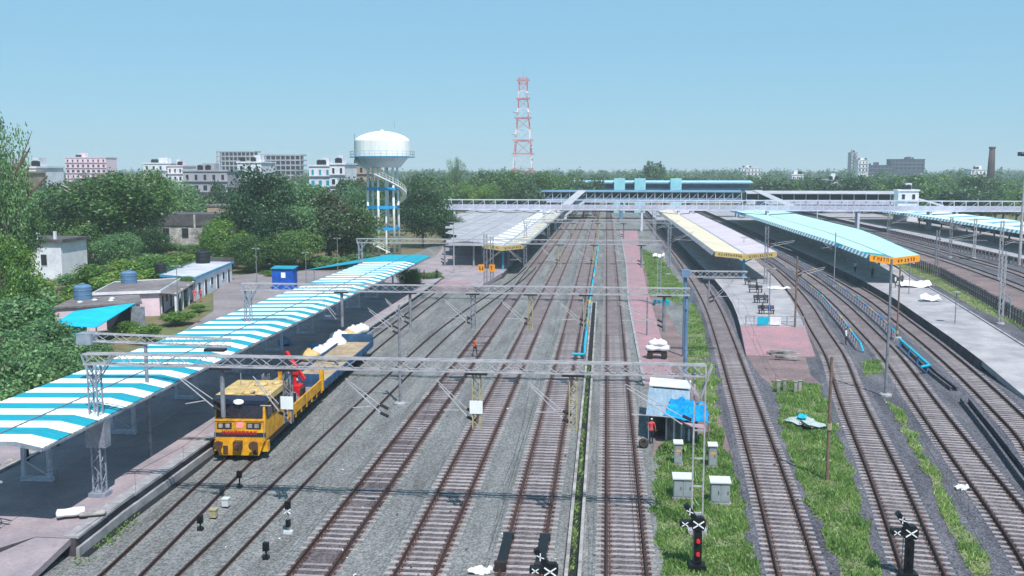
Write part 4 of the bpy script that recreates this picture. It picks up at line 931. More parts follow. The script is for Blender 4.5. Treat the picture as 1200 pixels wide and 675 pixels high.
block('distant white house in the right-hand woods', 928, 942, 205, 620, M_whitew, 1, 3)
block('white shed roof near the brick chimney', 1138, 1166, 199, 700, M_whitew, 1, 6)
c0 = A(1163, 172, 620)
ch = thing('chimney', 'dark tapering brick chimney on the right skyline', 'chimney', (c0.x, 620, 0))
MB().lathe([(2.6, -.2), (2.0, 20), (1.6, c0.z - 1.2)], (c0.x, 620, 0), 16).build('shaft', M_brick, ch, True)
MB().lathe([(1.6, c0.z - 1.2), (1.95, c0.z - 1.0), (1.95, c0.z)], (c0.x, 620, 0), 16).build('cap', M_brick, ch)
hm = A(1203, 172, 190)
h_ = thing('high_mast_light', 'high mast floodlight cut by the right frame edge', 'floodlight', (hm.x, 190, 0))
MB().tube((hm.x, 190, 0), (hm.x, 190, hm.z), .3, 10, .16).build('pole', M_wsteel, h_)
MB().lathe([(.9, 0), (1.1, .1), (1.1, .3), (.3, .4)], (hm.x, 190, hm.z - 1.7), 14).build('ring', M_dark, h_)
for k in range(6):
    a = k * math.pi / 3; MB().cbox((hm.x + 1.15 * math.cos(a), 190 + 1.15 * math.sin(a), hm.z - 1.3), (.5, .5, .7)).build('lamp', M_dark, h_)

# ================================================================== TREES
M_bark = mat('bark', (110, 98, 88), .95, scale=3, rgb2=(78, 68, 62), bump=.4)
M_pbark = mat('pale_bark', (176, 168, 152), .9, scale=3, rgb2=(140, 130, 116))
L_mid = leaf_mat('leaves_mid', (58, 92, 52), (118, 152, 80))
L_dark = leaf_mat('leaves_dark', (38, 66, 46), (76, 110, 66))
L_brown = leaf_mat('leaves_olive', (48, 64, 44), (84, 102, 62))
L_light = leaf_mat('leaves_light', (70, 112, 46), (134, 166, 76), (158, 166, 84))
L_teal = leaf_mat('leaves_bluegreen', (74, 114, 74), (136, 172, 114), (160, 178, 108))
L_far = leaf_mat('leaves_far', (52, 80, 58), (94, 122, 80), None, .05)
def crown_mesh(name, m, n, lobes, size, seed, flat=.8, shell=.5, spread=.72, droop=0.0):
    r = np.random.default_rng(seed); c = r.normal(size=(lobes, 3)); c /= np.linalg.norm(c, axis=1)[:, None]; c *= (r.random(lobes) ** .4 * spread)[:, None]
    c[:, 2] = c[:, 2] * flat; rad = r.uniform(.16, .42, lobes)
    w_ = rad ** 2; k = r.choice(lobes, n, p=w_ / w_.sum())
    d = r.normal(size=(n, 3)); d[:, 2] += .25; d /= np.linalg.norm(d, axis=1)[:, None]
    rr_ = rad[k] * (shell + (1.08 - shell) * r.random(n) ** .6) * (1 + .12 * r.normal(size=n))
    p = c[k] + d * rr_[:, None]; p[:, 2] -= droop * np.hypot(p[:, 0], p[:, 1]) ** 2
    nn = d + r.normal(size=(n, 3)) * .7; nn /= np.linalg.norm(nn, axis=1)[:, None]
    u = np.cross(nn, r.normal(size=(n, 3))); u /= np.linalg.norm(u, axis=1)[:, None]; v = np.cross(nn, u)
    s = size * r.uniform(.5, 1.25, n)[:, None]; a = s * r.uniform(.5, .9, n)[:, None]
    V = np.stack([p - u * s, p - v * a, p + u * s, p + v * a], 1).reshape(-1, 3)
    lo, hi = V[:, 2].min(), V[:, 2].max(); V[:, 2] = (V[:, 2] - lo) / (hi - lo); mxy = np.percentile(np.hypot(V[:, 0], V[:, 1]), 97); V[:, :2] /= mxy
    me = bpy.data.meshes.new(name); me.vertices.add(n * 4); me.vertices.foreach_set('co', V.ravel()); me.loops.add(n * 4); me.loops.foreach_set('vertex_index', np.arange(n * 4))
    me.polygons.add(n); me.polygons.foreach_set('loop_start', np.arange(n) * 4); me.materials.append(m); me.update(); me.validate(); return me
def trunk_mesh(name, m, seed, bare=False):
    r = random.Random(seed); b = MB(); b.tube((0, 0, 0), (.03, .02, .4), .05, 7, .04); b.tube((.03, .02, .4), (0, 0, .75), .04, 6, .02)
    for k in range(9 if bare else 6):
        a = k * 2.3 + r.random(); z = r.uniform(.3, .55); e = Vector((math.cos(a) * r.uniform(.4, .75), math.sin(a) * r.uniform(.4, .75), r.uniform(.65, .97 if bare else .85)))
        s = Vector((.02, .01, z)); mid = s.lerp(e, .5) + Vector((0, 0, .06)); b.tube(s, mid, .024, 5, .016).tube(mid, e, .016, 5, .006)
        for _ in range(3): b.tube(mid, mid + Vector((r.uniform(-.25, .25), r.uniform(-.25, .25), r.uniform(.1, .3))), .009, 4, .003)
    return b.mesh(name, m)
CR = {}
def kinds(k, m, n, lobes, size, seeds, **kw): CR[k] = [crown_mesh('crown', m, n, lobes, size, s, **kw) for s in seeds]
kinds('mid', L_mid, 15000, 34, .032, (1, 2)); kinds('dark', L_dark, 15000, 34, .032, (3, 4), flat=.9); kinds('olive', L_brown, 15000, 30, .032, (5,), droop=.12)
kinds('light', L_light, 11000, 28, .036, (6, 7)); kinds('teal', L_teal, 15000, 34, .032, (8, 9)); kinds('bare', L_light, 700, 26, .05, (31,), spread=.9, shell=.2); kinds('sparse', L_teal, 5000, 34, .034, (10, 11), spread=.85, shell=.3)
kinds('shrub', L_teal, 6000, 24, .048, (12, 13, 14), flat=.6); kinds('brightshrub', L_light, 3800, 20, .055, (15, 16), flat=.6)
kinds('farmid', L_far, 2600, 20, .062, (21, 22, 23, 24)); kinds('farlight', L_mid, 2600, 18, .062, (25, 26))
TRK = [trunk_mesh('trunk', M_bark, 1), trunk_mesh('trunk', M_bark, 2), trunk_mesh('trunk', M_pbark, 3, True)]
NT = [0]
def tree(px, Y, top, wpx, kind, label, base=0.0, group=None, name='tree', low=.12, trk=None, cat='tree', ysq=1.0):
    NT[0] += 1; r = random.Random(NT[0]); p = A(px, top, Y)
    if kind in ('shrub', 'brightshrub') and p.x > -42 and px < 140: Y *= -42 / p.x; p = A(px, top, Y)
    d = math.hypot(p.x, p.y); rad = wpx / 2 * d / FPX; h = p.z - base
    t = thing(name, label, cat, (p.x, Y, base), group=group)
    tr = link('trunk', TRK[trk if trk is not None else r.randrange(2)], t); tr.scale = (max(rad, h * .3), max(rad, h * .3), h * .97); tr.rotation_euler = (0, 0, r.random() * 6.28)
    c = link('crown', r.choice(CR[kind]), t, (0, 0, h * low)); c.scale = (rad, rad * ysq, h * (1 - low)); c.rotation_euler = (0, 0, r.random() * 6.28)
    return t
tree(1, 120, 128, 58, 'sparse', 'tall thin feathery tree at the left frame edge', low=.3)
tree(118, 175, 200, 120, 'mid', 'large tree with bare pale branches showing through its crown', trk=2, low=.22)
tree(160, 182, 194, 90, 'mid', 'tall green tree directly right of the pale-branched one', trk=2, low=.2)
tree(140, 178, 205, 110, 'bare', 'nearly leafless tree with long pale limbs before the large green tree', trk=2, low=.35)
tree(62, 182, 216, 84, 'teal', 'bluish green tree left of the pale-branched tree')
tree(304, 186, 190, 84, 'dark', 'tallest dense dark tree left of the water tower')
tree(384, 178, 222, 98, 'olive', 'broad dark olive tree just left of the tower stair', low=.06)
tree(270, 170, 256, 62, 'light', 'bright green tree behind the white quarter', low=.1)
tree(495, 222, 213, 62, 'dark', 'dark compact tree right of the water tower', low=.08)
tree(345, 205, 210, 80, 'teal', 'bluish tree between the tall dark and the olive tree')
tree(424, 225, 210, 62, 'sparse', 'loose tree seen through the water tower legs', low=.2)
tree(340, 168, 265, 66, 'mid', 'mid-green tree behind the blue booth', low=.1)
tree(203, 232, 204, 66, 'teal', 'rounded tree above the abandoned stained house', low=.15)
tree(172, 175, 262, 56, 'dark', 'dark tree left of the abandoned house', low=.08)
tree(270, 196, 244, 60, 'light', 'yellowish tree right of the abandoned house', low=.08)
tree(110, 172, 245, 76, 'mid', 'green tree right above the white rendered house', low=.12)
tree(140, 165, 270, 60, 'teal', 'bluish tree between the white rendered and abandoned house', low=.06)
tree(60, 176, 250, 70, 'mid', 'green tree behind the white rendered house', low=.1)
tree(320, 172, 238, 70, 'dark', 'dark tree behind the pale yard pole', low=.05)
tree(355, 176, 235, 66, 'teal', 'bluish tree behind the blue booth and pole', low=.05)
tree(290, 164, 272, 50, 'mid', 'mid-green tree at the far end of the white quarter', low=.04)
tree(415, 182, 238, 60, 'mid', 'green tree left of the tower stair foot', low=.05)
tree(250, 182, 266, 44, 'mid', 'small green tree under the tan block', low=.05)
tree(4, 112, 268, 60, 'light', 'leafy tree mass at the left frame edge above the shrubs', low=.05)
tree(4, 128, 232, 70, 'mid', 'green tree under the tall feathery tree', low=.15)
tree(8, 100, 308, 56, 'light', 'big bushy tree at the left frame edge', low=.05)
tree(524, 232, 246, 40, 'dark', 'small dark tree where the striped canopy ends', low=.08)
tree(215, 128, 322, 22, 'mid', 'young tree beside the pink quarter verandah', low=.2)
tree(300, 215, 250, 70, 'dark', 'shaded tree behind the bright green one')
tree(140, 205, 225, 70, 'dark', 'dark tree in the gap behind the pale-branched tree')
tree(30, 190, 222, 70, 'teal', 'bluish tree behind the left frame-edge trees')
tree(505, 150, 318, 34, 'mid', 'leafy shrub under the far end of the striped canopy', low=.02, cat='bush', name='bush')
tree(500, 300, 205, 50, 'farlight', 'rounded tree between the water tower and the communication tower')
tree(562, 330, 213, 44, 'light', 'low spreading light green tree before the communication tower', low=.3)
tree(596, 350, 196, 58, 'mid', 'tall tree at the left foot of the communication tower')
tree(634, 360, 198, 56, 'mid', 'olive tree at the right foot of the communication tower')
tree(534, 420, 182, 22, 'sparse', 'thin tall tree poking above the wood left of the communication tower', low=.35)
tree(767, 560, 187, 34, 'farmid', 'large round tree rising above the wood behind the concourse')
# bright hedge bushes and big-leaved shrubs
for k, (px, Y, top, wp, kd, lb) in enumerate((
    (150, 178, 285, 50, 'shrub', 'dark bush below the abandoned house left corner'), (185, 196, 284, 40, 'brightshrub', 'light bush under the abandoned house left window'), (215, 200, 286, 44, 'shrub', 'dark bush under the abandoned house middle'),
    (240, 200, 284, 44, 'brightshrub', 'light bush under the abandoned house right window'), (262, 178, 290, 36, 'shrub', 'dark bush behind the far roof tank'), (205, 172, 296, 50, 'brightshrub', 'light bush behind the roof tanks'), (170, 165, 296, 44, 'shrub', 'dark bush above the pink quarter back'),
    (330, 176, 300, 44, 'shrub', 'dark bush behind the blue booth'), (380, 172, 298, 50, 'shrub', 'dark bush under the olive tree'), (420, 176, 296, 44, 'shrub', 'dark bush at the tower stair foot'), (300, 172, 300, 40, 'shrub', 'dark bush behind the pale yard pole'),
    (95, 140, 318, 50, 'shrub', 'shrub right below the white rendered house'), (130, 128, 318, 60, 'brightshrub', 'bright shrub above the low quarter tank'), (170, 136, 312, 56, 'brightshrub', 'bright shrub above the pink quarter tank'),
    (205, 142, 308, 44, 'shrub', 'shrub above the white quarter roof'), (60, 104, 345, 60, 'brightshrub', 'yellow-green shrub at the low quarter corner'), (25, 112, 320, 60, 'brightshrub', 'yellow-green shrub under the left edge trees'),
    (95, 76, 410, 46, 'shrub', 'large-leaved shrub below the cyan tarpaulin corner'), (125, 74, 420, 36, 'shrub', 'low shrub between portal top and striped canopy'), (0, 58, 440, 60, 'shrub', 'corner shrub at the left edge beside the canopy'), (50, 62, 430, 60, 'shrub', 'dense shrub touching the canopy left edge'),
    (20, 72, 395, 70, 'shrub', 'dense shrub above the nearest left thicket'), (175, 96, 378, 36, 'brightshrub', 'dry weeds below the tin panel'), (85, 68, 425, 50, 'shrub', 'shrub on the rubble by the canopy edge'),
    (112, 135, 306, 60, 'brightshrub', 'bright bush between white house and low quarter'), (150, 142, 300, 60, 'brightshrub', 'bright bush behind the low stained roof'),
    (190, 150, 298, 56, 'brightshrub', 'bright bush behind the pink quarter'), (225, 150, 305, 40, 'shrub', 'dark bush beside the black roof tank'),
    (85, 118, 330, 50, 'brightshrub', 'yellow-green bush left of the low quarter'), (40, 104, 335, 70, 'shrub', 'bushy shrub left of the cyan tarpaulin shed'),
    (10, 92, 345, 80, 'shrub', 'large shrub at the left edge level with the quarters'), (60, 90, 372, 70, 'shrub', 'large-leaved shrub just left of the cyan tarpaulin'),
    (15, 80, 385, 80, 'shrub', 'large-leaved shrub at the left edge below the quarters'), (80, 80, 392, 60, 'shrub', 'large-leaved shrub under the cyan tarpaulin'),
    (45, 72, 400, 80, 'shrub', 'large-leaved shrub in the middle of the left thicket'), (5, 66, 412, 90, 'shrub', 'large-leaved shrub nearest the left frame edge'),
    (70, 66, 418, 60, 'shrub', 'large-leaved shrub beside the striped canopy edge'), (28, 60, 435, 70, 'shrub', 'lowest large-leaved shrub by the canopy corner'),
    (112, 84, 400, 40, 'shrub', 'shrub behind the near portal top'), (150, 100, 374, 30, 'brightshrub', 'weedy bush by the tin panel of the shed'),
    (205, 108, 366, 44, 'brightshrub', 'dry scrub in front of the pink quarter'), (232, 118, 356, 26, 'brightshrub', 'scrub at the corner of the yard'),
    (480, 140, 312, 30, 'mid', 'dark shrub against the far end of platform wall'), (318, 160, 316, 40, 'brightshrub', 'bright bush left of the blue booth'))):
    tree(px, Y, top, wp, kd, lb, cat='bush', name='bush', low=.0, ysq=1.0)
# trees behind the station, each one its own, in belts
_o = 'first second third fourth fifth sixth seventh eighth ninth tenth eleventh twelfth thirteenth fourteenth fifteenth sixteenth seventeenth eighteenth nineteenth'.split()
ORD = _o + ['twentieth'] + ['twenty-' + a for a in _o[:9]] + ['thirtieth'] + ['thirty-' + a for a in _o[:9]]
rr = random.Random(11); GB = 'trees in the belt behind the footbridges'
belts = [((440, 700), 21, (340, 430), (200, 214), 'tree in the belt behind the second platform roof'), ((640, 900), 20, (470, 560), (203, 211), 'tree in the belt behind the blue concourse'),
         ((880, 1210), 34, (385, 500), (203, 216), 'tree in the belt behind the grey walkway'), ((1060, 1210), 12, (345, 375), (216, 230), 'low tree behind the white footbridge right end'),
         ((-20, 300), 24, (230, 330), (204, 222), 'tree in the belt behind the left houses'), ((280, 480), 16, (250, 330), (205, 222), 'tree in the belt behind the water tower')]
for (xa, xb), n, (ya, yb), (ta, tb), lb in belts:
    for k in range(n):
        px = xa + (xb - xa) * (k + rr.uniform(.3, .7)) / n; Y = rr.uniform(ya, yb); kd = rr.choice(('farmid', 'farmid', 'farlight')); wp = rr.uniform(30, 52)
        tree(px, Y, rr.uniform(ta, tb), wp, kd, '%s %s tree, %s from the left %s' % ('broad' if wp > 41 else 'narrow', 'dull' if kd == 'farmid' else 'fresh', ORD[k], lb[lb.index('behind'):]), group=lb.replace('tree in', 'trees in').replace('low tree', 'low trees'), low=.1)
bwall = thing('shade_backdrop', 'added dark backdrop for the shade under the far right canopy', 'wall', (103, 240, 0)); MB().box(102.5, 103, 140, 330, -.25, 4.2).build('wall', M_parap, bwall); MB().box(102.3, 103.2, 140, 330, 4.203, 4.4).build('coping', M_roofg, bwall)  # added backing; its dark colour stands in for shade beneath the canopy
rr = random.Random(21)
for k in range(14):
    x, y, s_ = -34.6 - rr.random() * 1.6, 52 + k * 2.3 + rr.random(), rr.uniform(.35, .8)
    o = tag(MB().lathe([(.5, -.1), (.62, .15), (.5, .5), (.2, .72), (.02, .74)], (0, 0, 0), 7).local('rubble_stone', M_conc, None), ORD[k] + ' nearest pale rubble block along the striped canopy back edge', 'rubble', 'rubble along the canopy'); o.location = (x, y, -.05); o.scale = (s_ * rr.uniform(.8, 1.6), s_, s_ * rr.uniform(.6, 1.1)); o.rotation_euler = (0, 0, rr.random() * 6)
# far-off woodland: one mass
def wood():
    r = np.random.default_rng(5); V = []
    for _ in range(2300):
        Y = 450 + 1900 * r.random() ** 1.5; px = r.uniform(-120, 1320)
        x = A(px, 198, Y).x
        if -40 < x < 90 and Y < 560: continue
        h = r.uniform(8, 15) * (1.12 if Y > 700 else 1); rad = r.uniform(4, 8)
        per = 330 if Y < 750 else 150
        d = r.normal(size=(per, 3)); d /= np.linalg.norm(d, axis=1)[:, None]; d[:, 2] = np.abs(d[:, 2])
        lump = 1 + .22 * np.sin(d[:, 0] * 5 + h) * np.sin(d[:, 1] * 4 + rad) + .1 * r.normal(size=per)
        p = d * lump[:, None] * np.array([rad, rad, h * .75]) + np.array([x, Y, h * .2])
        nn = d + r.normal(size=(per, 3)) * .6; u = np.cross(nn, r.normal(size=(per, 3))); u /= np.linalg.norm(u, axis=1)[:, None]; v = np.cross(nn / np.linalg.norm(nn, axis=1)[:, None], u)
        s = r.uniform(.7, 1.4, per)[:, None] * (.55 if Y < 750 else 1); V.append(np.stack([p - u * s, p - v * s * .8, p + u * s, p + v * s * .8], 1).reshape(-1, 3))
    V = np.concatenate(V); n = len(V) // 4
    me = bpy.data.meshes.new('woodland'); me.vertices.add(n * 4); me.vertices.foreach_set('co', V.ravel()); me.loops.add(n * 4); me.loops.foreach_set('vertex_index', np.arange(n * 4))
    me.polygons.add(n); me.polygons.foreach_set('loop_start', np.arange(n) * 4); me.materials.append(L_far); me.update(); me.validate()
    o = stuff(link('woodland', me)); o['label'] = 'far-off mass of trees reaching the horizon'
wood()

# ================================================================== WORK TRAIN
M_ty = mat('train_yellow', (226, 166, 26), .5, scale=1.6, rgb2=(176, 122, 30), fine=.16, fscale=5, spec=.35)
M_navy = mat('train_navy', (40, 50, 72), .45, scale=1, var=.3)
M_sand = mat('train_roof_sand', (206, 178, 122), .85, scale=1.6, rgb2=(160, 134, 92), fine=.12)
M_tglass = mat('train_glass', (46, 36, 48), .12, spec=.7, var=.3)
M_under2 = mat('underframe_black', (36, 34, 38), .8, scale=2, rgb2=(58, 50, 48))
M_buf = mat('buffer_brown', (96, 68, 52), .7, scale=4, rgb2=(66, 50, 44))
M_tred = mat('crane_red', (206, 36, 44), .5, scale=1, rgb2=(176, 26, 36))
M_deck = mat('deck_grey', (132, 128, 138), .8, scale=1, rgb2=(104, 100, 112), fine=.15)
M_wblue = mat('wagon_blue', (52, 94, 134), .65, scale=1.2, rgb2=(40, 66, 96), fine=.18)
M_load = mat('wagon_sand', (178, 158, 132), .95, scale=.6, rgb2=(150, 132, 112), fine=.2, fscale=4, bump=.3)
M_teal = mat('tank_turquoise', (34, 160, 160), .5, var=.2)
M_lred = mat('lettering_red', (196, 44, 40), .6, var=.1)
M_pinkd = mat('disc_pink', (240, 150, 150), .6, var=.1)
RZ = .05
tw_ = thing('work_train_car', 'yellow rail maintenance car with cab facing the camera beside platform', 'work train', (-22.02, 56.3, .22), RZ)
def pt(b, name, m, parent=None, smooth=False): return b.local(name, m, parent or tw_, smooth)
W = 1.56
pt(MB().box(-W, W, .3, 14.6, .72, 1.08), 'underframe', M_under2)
body = MB()                                                      # cab shell: slightly raked front
body.add([(-W, .0, 1.05), (W, .0, 1.05), (W, 4.9, 1.05), (-W, 4.9, 1.05), (-W, .12, 2.25), (W, .12, 2.25), (-W + .06, .34, 3.35), (W - .06, .34, 3.35), (-W + .06, 4.8, 3.35), (W - .06, 4.8, 3.35)],
         [(0, 1, 5, 4), (4, 5, 7, 6), (1, 2, 9, 7, 5), (3, 0, 4, 6, 8), (2, 3, 8, 9), (6, 7, 9, 8), (0, 3, 2, 1)])
cab = pt(body, 'cab_body', M_ty)
pt(MB().slab([(-W - .06, .2, 3.52), (W + .06, .2, 3.52), (W + .1, .7, 3.74), (-W - .1, .7, 3.74)], .24), 'roof_visor', M_navy)
pt(MB().slab([(-W - .1, .7, 3.74), (W + .1, .7, 3.74), (W + .1, 5.0, 3.74), (-W - .1, 5.0, 3.74)], .36), 'roof', M_sand)
hl = pt(MB().lathe([(.34, 0), (.34, .12), (.28, .16)], (0, 0, 0), 18), 'headlamp', M_white); hl.location = (-.05, .22, 3.42); hl.rotation_euler = (R(75), 0, 0); hl.scale = (.95, .5, 1)
rr = random.Random(5)
for k in range(9):
    x, y = rr.uniform(-1.2, 1.2), rr.uniform(1.0, 4.6); s = rr.uniform(.25, .5)
    o = pt(MB().lathe([(s, 0), (s * .95, .13), (s * .6, .25), (.05, .3)], (0, 0, 0), 10), 'roof_bundle', M_sand, smooth=True); o.location = (x, y, 3.735); o.scale = (1, rr.uniform(.6, 1.3), rr.uniform(.4, .8))
def front(x0, x1, z0, z1, proud, name, m, parent=None):
    yf = lambda z: (.12 * (z - 1.05) / 1.2 if z < 2.25 else .12 + .22 * (z - 2.25) / 1.1)
    b = MB(); b.add([(x0, yf(z0) - proud, z0), (x1, yf(z0) - proud, z0), (x1, yf(z1) - proud, z1), (x0, yf(z1) - proud, z1), (x0, yf(z0) + .05, z0), (x1, yf(z0) + .05, z0), (x1, yf(z1) + .05, z1), (x0, yf(z1) + .05, z1)],
                    [(0, 1, 2, 3), (7, 6, 5, 4), (0, 4, 5, 1), (1, 5, 6, 2), (2, 6, 7, 3), (3, 7, 4, 0)]); return pt(b, name, m, parent)
fr = front(-1.46, 1.40, 2.42, 3.3, .02, 'windscreen_frame', M_under2)
for a, b_ in ((-1.4, -.06), (.02, 1.32)): front(a, b_, 2.48, 3.24, .035, 'windscreen_pane', M_tglass, fr)
for x in (-.75, .7): front(x - .02, x + .02, 2.5, 2.95, .05, 'wiper', M_under2, fr)
front(-1.5, 1.5, 2.27, 2.38, .06, 'sill_rail', M_ty)
for x in (-.95, .85):
    o = front(x - .45, x + .45, 1.78, 2.16, .02, 'lamp_recess', M_under2)
    for d in (-.22, .2): front(x + d - .13, x + d + .13, 1.86, 2.1, .06, 'marker_lamp', M_conc, o)
o = front(-.3, .3, 1.68, 2.22, .03, 'centre_panel', M_ty); front(-.2, .2, 1.86, 2.22, .05, 'disc', M_pinkd, o)
front(-1.58, 1.58, 1.32, 1.56, .03, 'dark_band', M_navy)
g = MB(); x = -1.05
while x < 1.1:
    g.box(x, x + .05, -.02, .03, 1.46, 1.68); g.box(x + .11, x + .16, -.02, .03, 1.46, 1.68); g.box(x, x + .16, -.02, .03, 1.56 + rr.uniform(-.08, .08), 1.6 + rr.uniform(0, .06)); x += .24
pt(g, 'lettering', M_lred)
ap = pt(MB().add([(-1.25, -.15, .2), (1.2, -.15, .2), (1.5, -.08, 1.04), (-1.52, -.08, 1.04), (-1.2, .25, .2), (1.15, .25, .2), (1.5, .3, 1.04), (-1.52, .3, 1.04)], [(0, 1, 2, 3), (7, 6, 5, 4), (0, 4, 5, 1), (1, 5, 6, 2), (2, 6, 7, 3), (3, 7, 4, 0)]), 'apron', M_ty)
for x in (-1.15, 1.0):
    o = pt(MB().lathe([(.13, 0), (.13, .42), (.28, .46), (.28, .55)], (0, 0, 0), 14), 'buffer', M_buf); o.location = (x, -.1, .92); o.rotation_euler = (R(90), 0, 0)
pt(MB().box(-.28, .2, -.5, -.1, .62, 1.12).box(-.16, .08, -.75, -.5, .75, 1.0), 'coupler', M_buf)
for x in (-1.0, .85): pt(MB().box(x, x + .3, -.165, -.152, .25, .8), 'apron_stripe', M_buf, ap)
for s in (-1, 1):
    for y in (.95, 2.2, 3.5):
        f = pt(MB().box(s * W - .03, s * W + .03, y - .5, y + .5, 2.35, 3.2), 'side_window', M_under2)
        pt(MB().box(s * (W + .036) - .005, s * (W + .036) + .005, y - .42, y + .42, 2.42, 3.13), 'pane', M_tglass, f)
    pt(MB().box(s * (W - .03) - .05, s * (W - .03) + .05, 4.1, 4.75, 1.1, 3.2), 'door', M_ty)
    b = MB().box(s * W - .06, s * W + .06, 4.95, 14.6, 1.08, 1.78)
    pt(b, 'side_beam', M_ty)
    for k in range(7): y = 5.4 + k * 1.45; pt(MB().box(s * W - .08, s * W + .08, y, y + .1, .8, 1.74), 'stake', M_ty)
    pt(MB().box(s * W - .14, s * W + .14, 14.3, 14.6, .9, 2.5), 'end_post', M_ty)
    pt(MB().box(s * (W - .1) - .2, s * (W - .1) + .2, .2, .6, .35, 1.0), 'step', M_ty)
for s in (-1, 1):
    pt(MB().tube((s * 1.5, -.06, 1.2), (s * 1.5, .05, 2.3), .025, 5), 'handrail', M_galv); pt(MB().tube((s * 1.66, 4.0, 1.2), (s * 1.66, 4.0, 2.9), .025, 5), 'handrail', M_galv)
pt(MB().tube((.6, 1.4, 3.74), (.6, .9, 3.95), .08, 8), 'horn', M_galv); pt(MB().tube((-1.0, 3.6, 3.7), (-1.0, 3.6, 4.5), .03, 5), 'aerial', M_galv)
for y in (2.4, 12.4):
    o = pt(MB().box(-1.2, 1.2, y - 1.6, y + 1.6, .35, .7), 'bogie', M_under2)
    for dy in (-1, 1):
        for s in (-1, 1):
            wv = MB().lathe([(.46, 0), (.46, .1), (.4, .13), (.1, .14)], (0, 0, 0), 16).local('wheel', M_rail, o); wv.location = (s * .84, y + dy, .46); wv.rotation_euler = (0, R(90), 0)
pt(MB().box(-1.5, 1.5, 4.95, 14.6, 1.085, 1.14), 'deck', M_deck)
pt(MB().lathe([(.42, 0), (.46, .6), (.3, .8), (.05, .85)], (-1.0, 7.4, 1.14), 14), 'tank', M_teal, smooth=True)
pt(MB().box(-1.3, .2, 5.3, 6.6, 1.14, 2.0), 'generator_box', M_ty); pt(MB().box(-.2, .8, 8.6, 10, 1.14, 1.75), 'tool_chest', M_under2)
pt(MB().box(-1.2, -.5, 10.2, 11.4, 1.14, 1.9), 'equipment_case', M_galv)
pt(MB().truss((-.9, 8.6, 1.14), (-.9, 8.6, 3.4), .4, .4, 5, .05, .03), 'lattice_post', M_mast)
cr = pt(MB().box(-.5, .5, 12.3, 13.5, 1.14, 1.7), 'crane_base', M_tred)
pt(MB().tube((0, 12.9, 1.7), (0, 12.9, 3.2), .2, 10).box(-.3, .3, 12.6, 13.2, 2.5, 3.0), 'crane_column', M_tred)
pt(MB().bar((0, 12.9, 3.1), (-.9, 13.9, 3.9), .22, .28).bar((-.9, 13.9, 3.9), (.6, 13.2, 2.0), .18, .24), 'crane_jib', M_tred)
pt(MB().bar((.2, 12.7, 2.0), (-.5, 13.6, 3.5), .1), 'crane_ram', M_galv)
for k in range(7): pt(MB().box(-1.2 + .34 * k, -1.0 + .34 * k, 10.9 + .3 * (k % 3), 11.7 + .3 * (k % 2), 1.14, 1.4 + .22 * (k % 4)), 'tool_crate', (M_under2, M_galv, M_tred)[k % 3])
wg = thing('flat_wagon', 'low blue flat wagon with sandy floor coupled behind the yellow car', 'wagon', (-22.02 - math.sin(RZ) * 15.4, 56.3 + math.cos(RZ) * 15.4, .22), .032)
pw = lambda b, n, m, par=None: b.local(n, m, par or wg)
pw(MB().box(-1.5, 1.5, 0, 18.4, .75, 1.05), 'underframe', M_wblue)
y = .05
while y < 18.2: pw(MB().box(-1.46, 1.46, y, y + 1.0, 1.06, 1.16 + rr.uniform(-.015, .02)), 'floor_plank', M_load); y += 1.02
for s in (-1, 1):
    pw(MB().box(s * 1.5 - .05, s * 1.5 + .05, 0, 18.4, .85, 1.38), 'side_sill', M_wblue)
    for k in range(12): pw(MB().box(s * 1.58 - .04, s * 1.58 + .04, .6 + k * 1.5, .72 + k * 1.5, .8, 1.3), 'stake_pocket', M_wblue)
for yy in (0, 18.3): pw(MB().box(-1.5, 1.5, yy, yy + .1, 1.05, 1.95), 'end_board', M_wblue)
for y in (2.6, 15.8):
    o = pw(MB().box(-1.15, 1.15, y - 1.5, y + 1.5, .35, .72), 'bogie', M_under2)
    for dy in (-1, 1):
        for s in (-1, 1):
            wv = MB().lathe([(.46, 0), (.46, .1), (.4, .13), (.1, .14)], (0, 0, 0), 16).local('wheel', M_rail, o); wv.location = (s * .84, y + dy, .46); wv.rotation_euler = (0, R(90), 0)
pw(MB().lathe([(1.0, 0), (.8, .25), (.3, .4), (.02, .42)], (.1, 5.2, 1.16), 12), 'sand_heap', M_load)

# ================================================================== SACKS AND LOOSE THINGS
M_sack = mat('sack_white', (236, 234, 236), .85, scale=2, rgb2=(206, 204, 210), fine=.08)
M_sackt = mat('sack_tan', (220, 186, 132), .85, scale=2, rgb2=(190, 156, 106))
M_sackb = mat('sack_blue', (120, 150, 190), .85, scale=2, rgb2=(90, 118, 160))
def sack_mesh(m, seed):
    r = random.Random(seed); b = MB(); n = 14; prof = [(.3, 0), (.52, .06), (.6, .24), (.55, .42), (.36, .55), (.12, .6), (.1, .68), (.02, .69)]
    b.lathe(prof, (0, 0, 0), n); b.v = [(x * (1 + .14 * math.sin(3 * math.atan2(y, x) + seed)), y * (1 + .1 * math.cos(2 * math.atan2(y, x) + seed)), z * (1 + .1 * r.uniform(-1, 1))) for x, y, z in b.v]
    return b.mesh('sack', m, True)
SK = {k: sack_mesh(m, i) for i, (k, m) in enumerate((('w', M_sack), ('t', M_sackt), ('b', M_sackb), ('w2', M_sack)))}
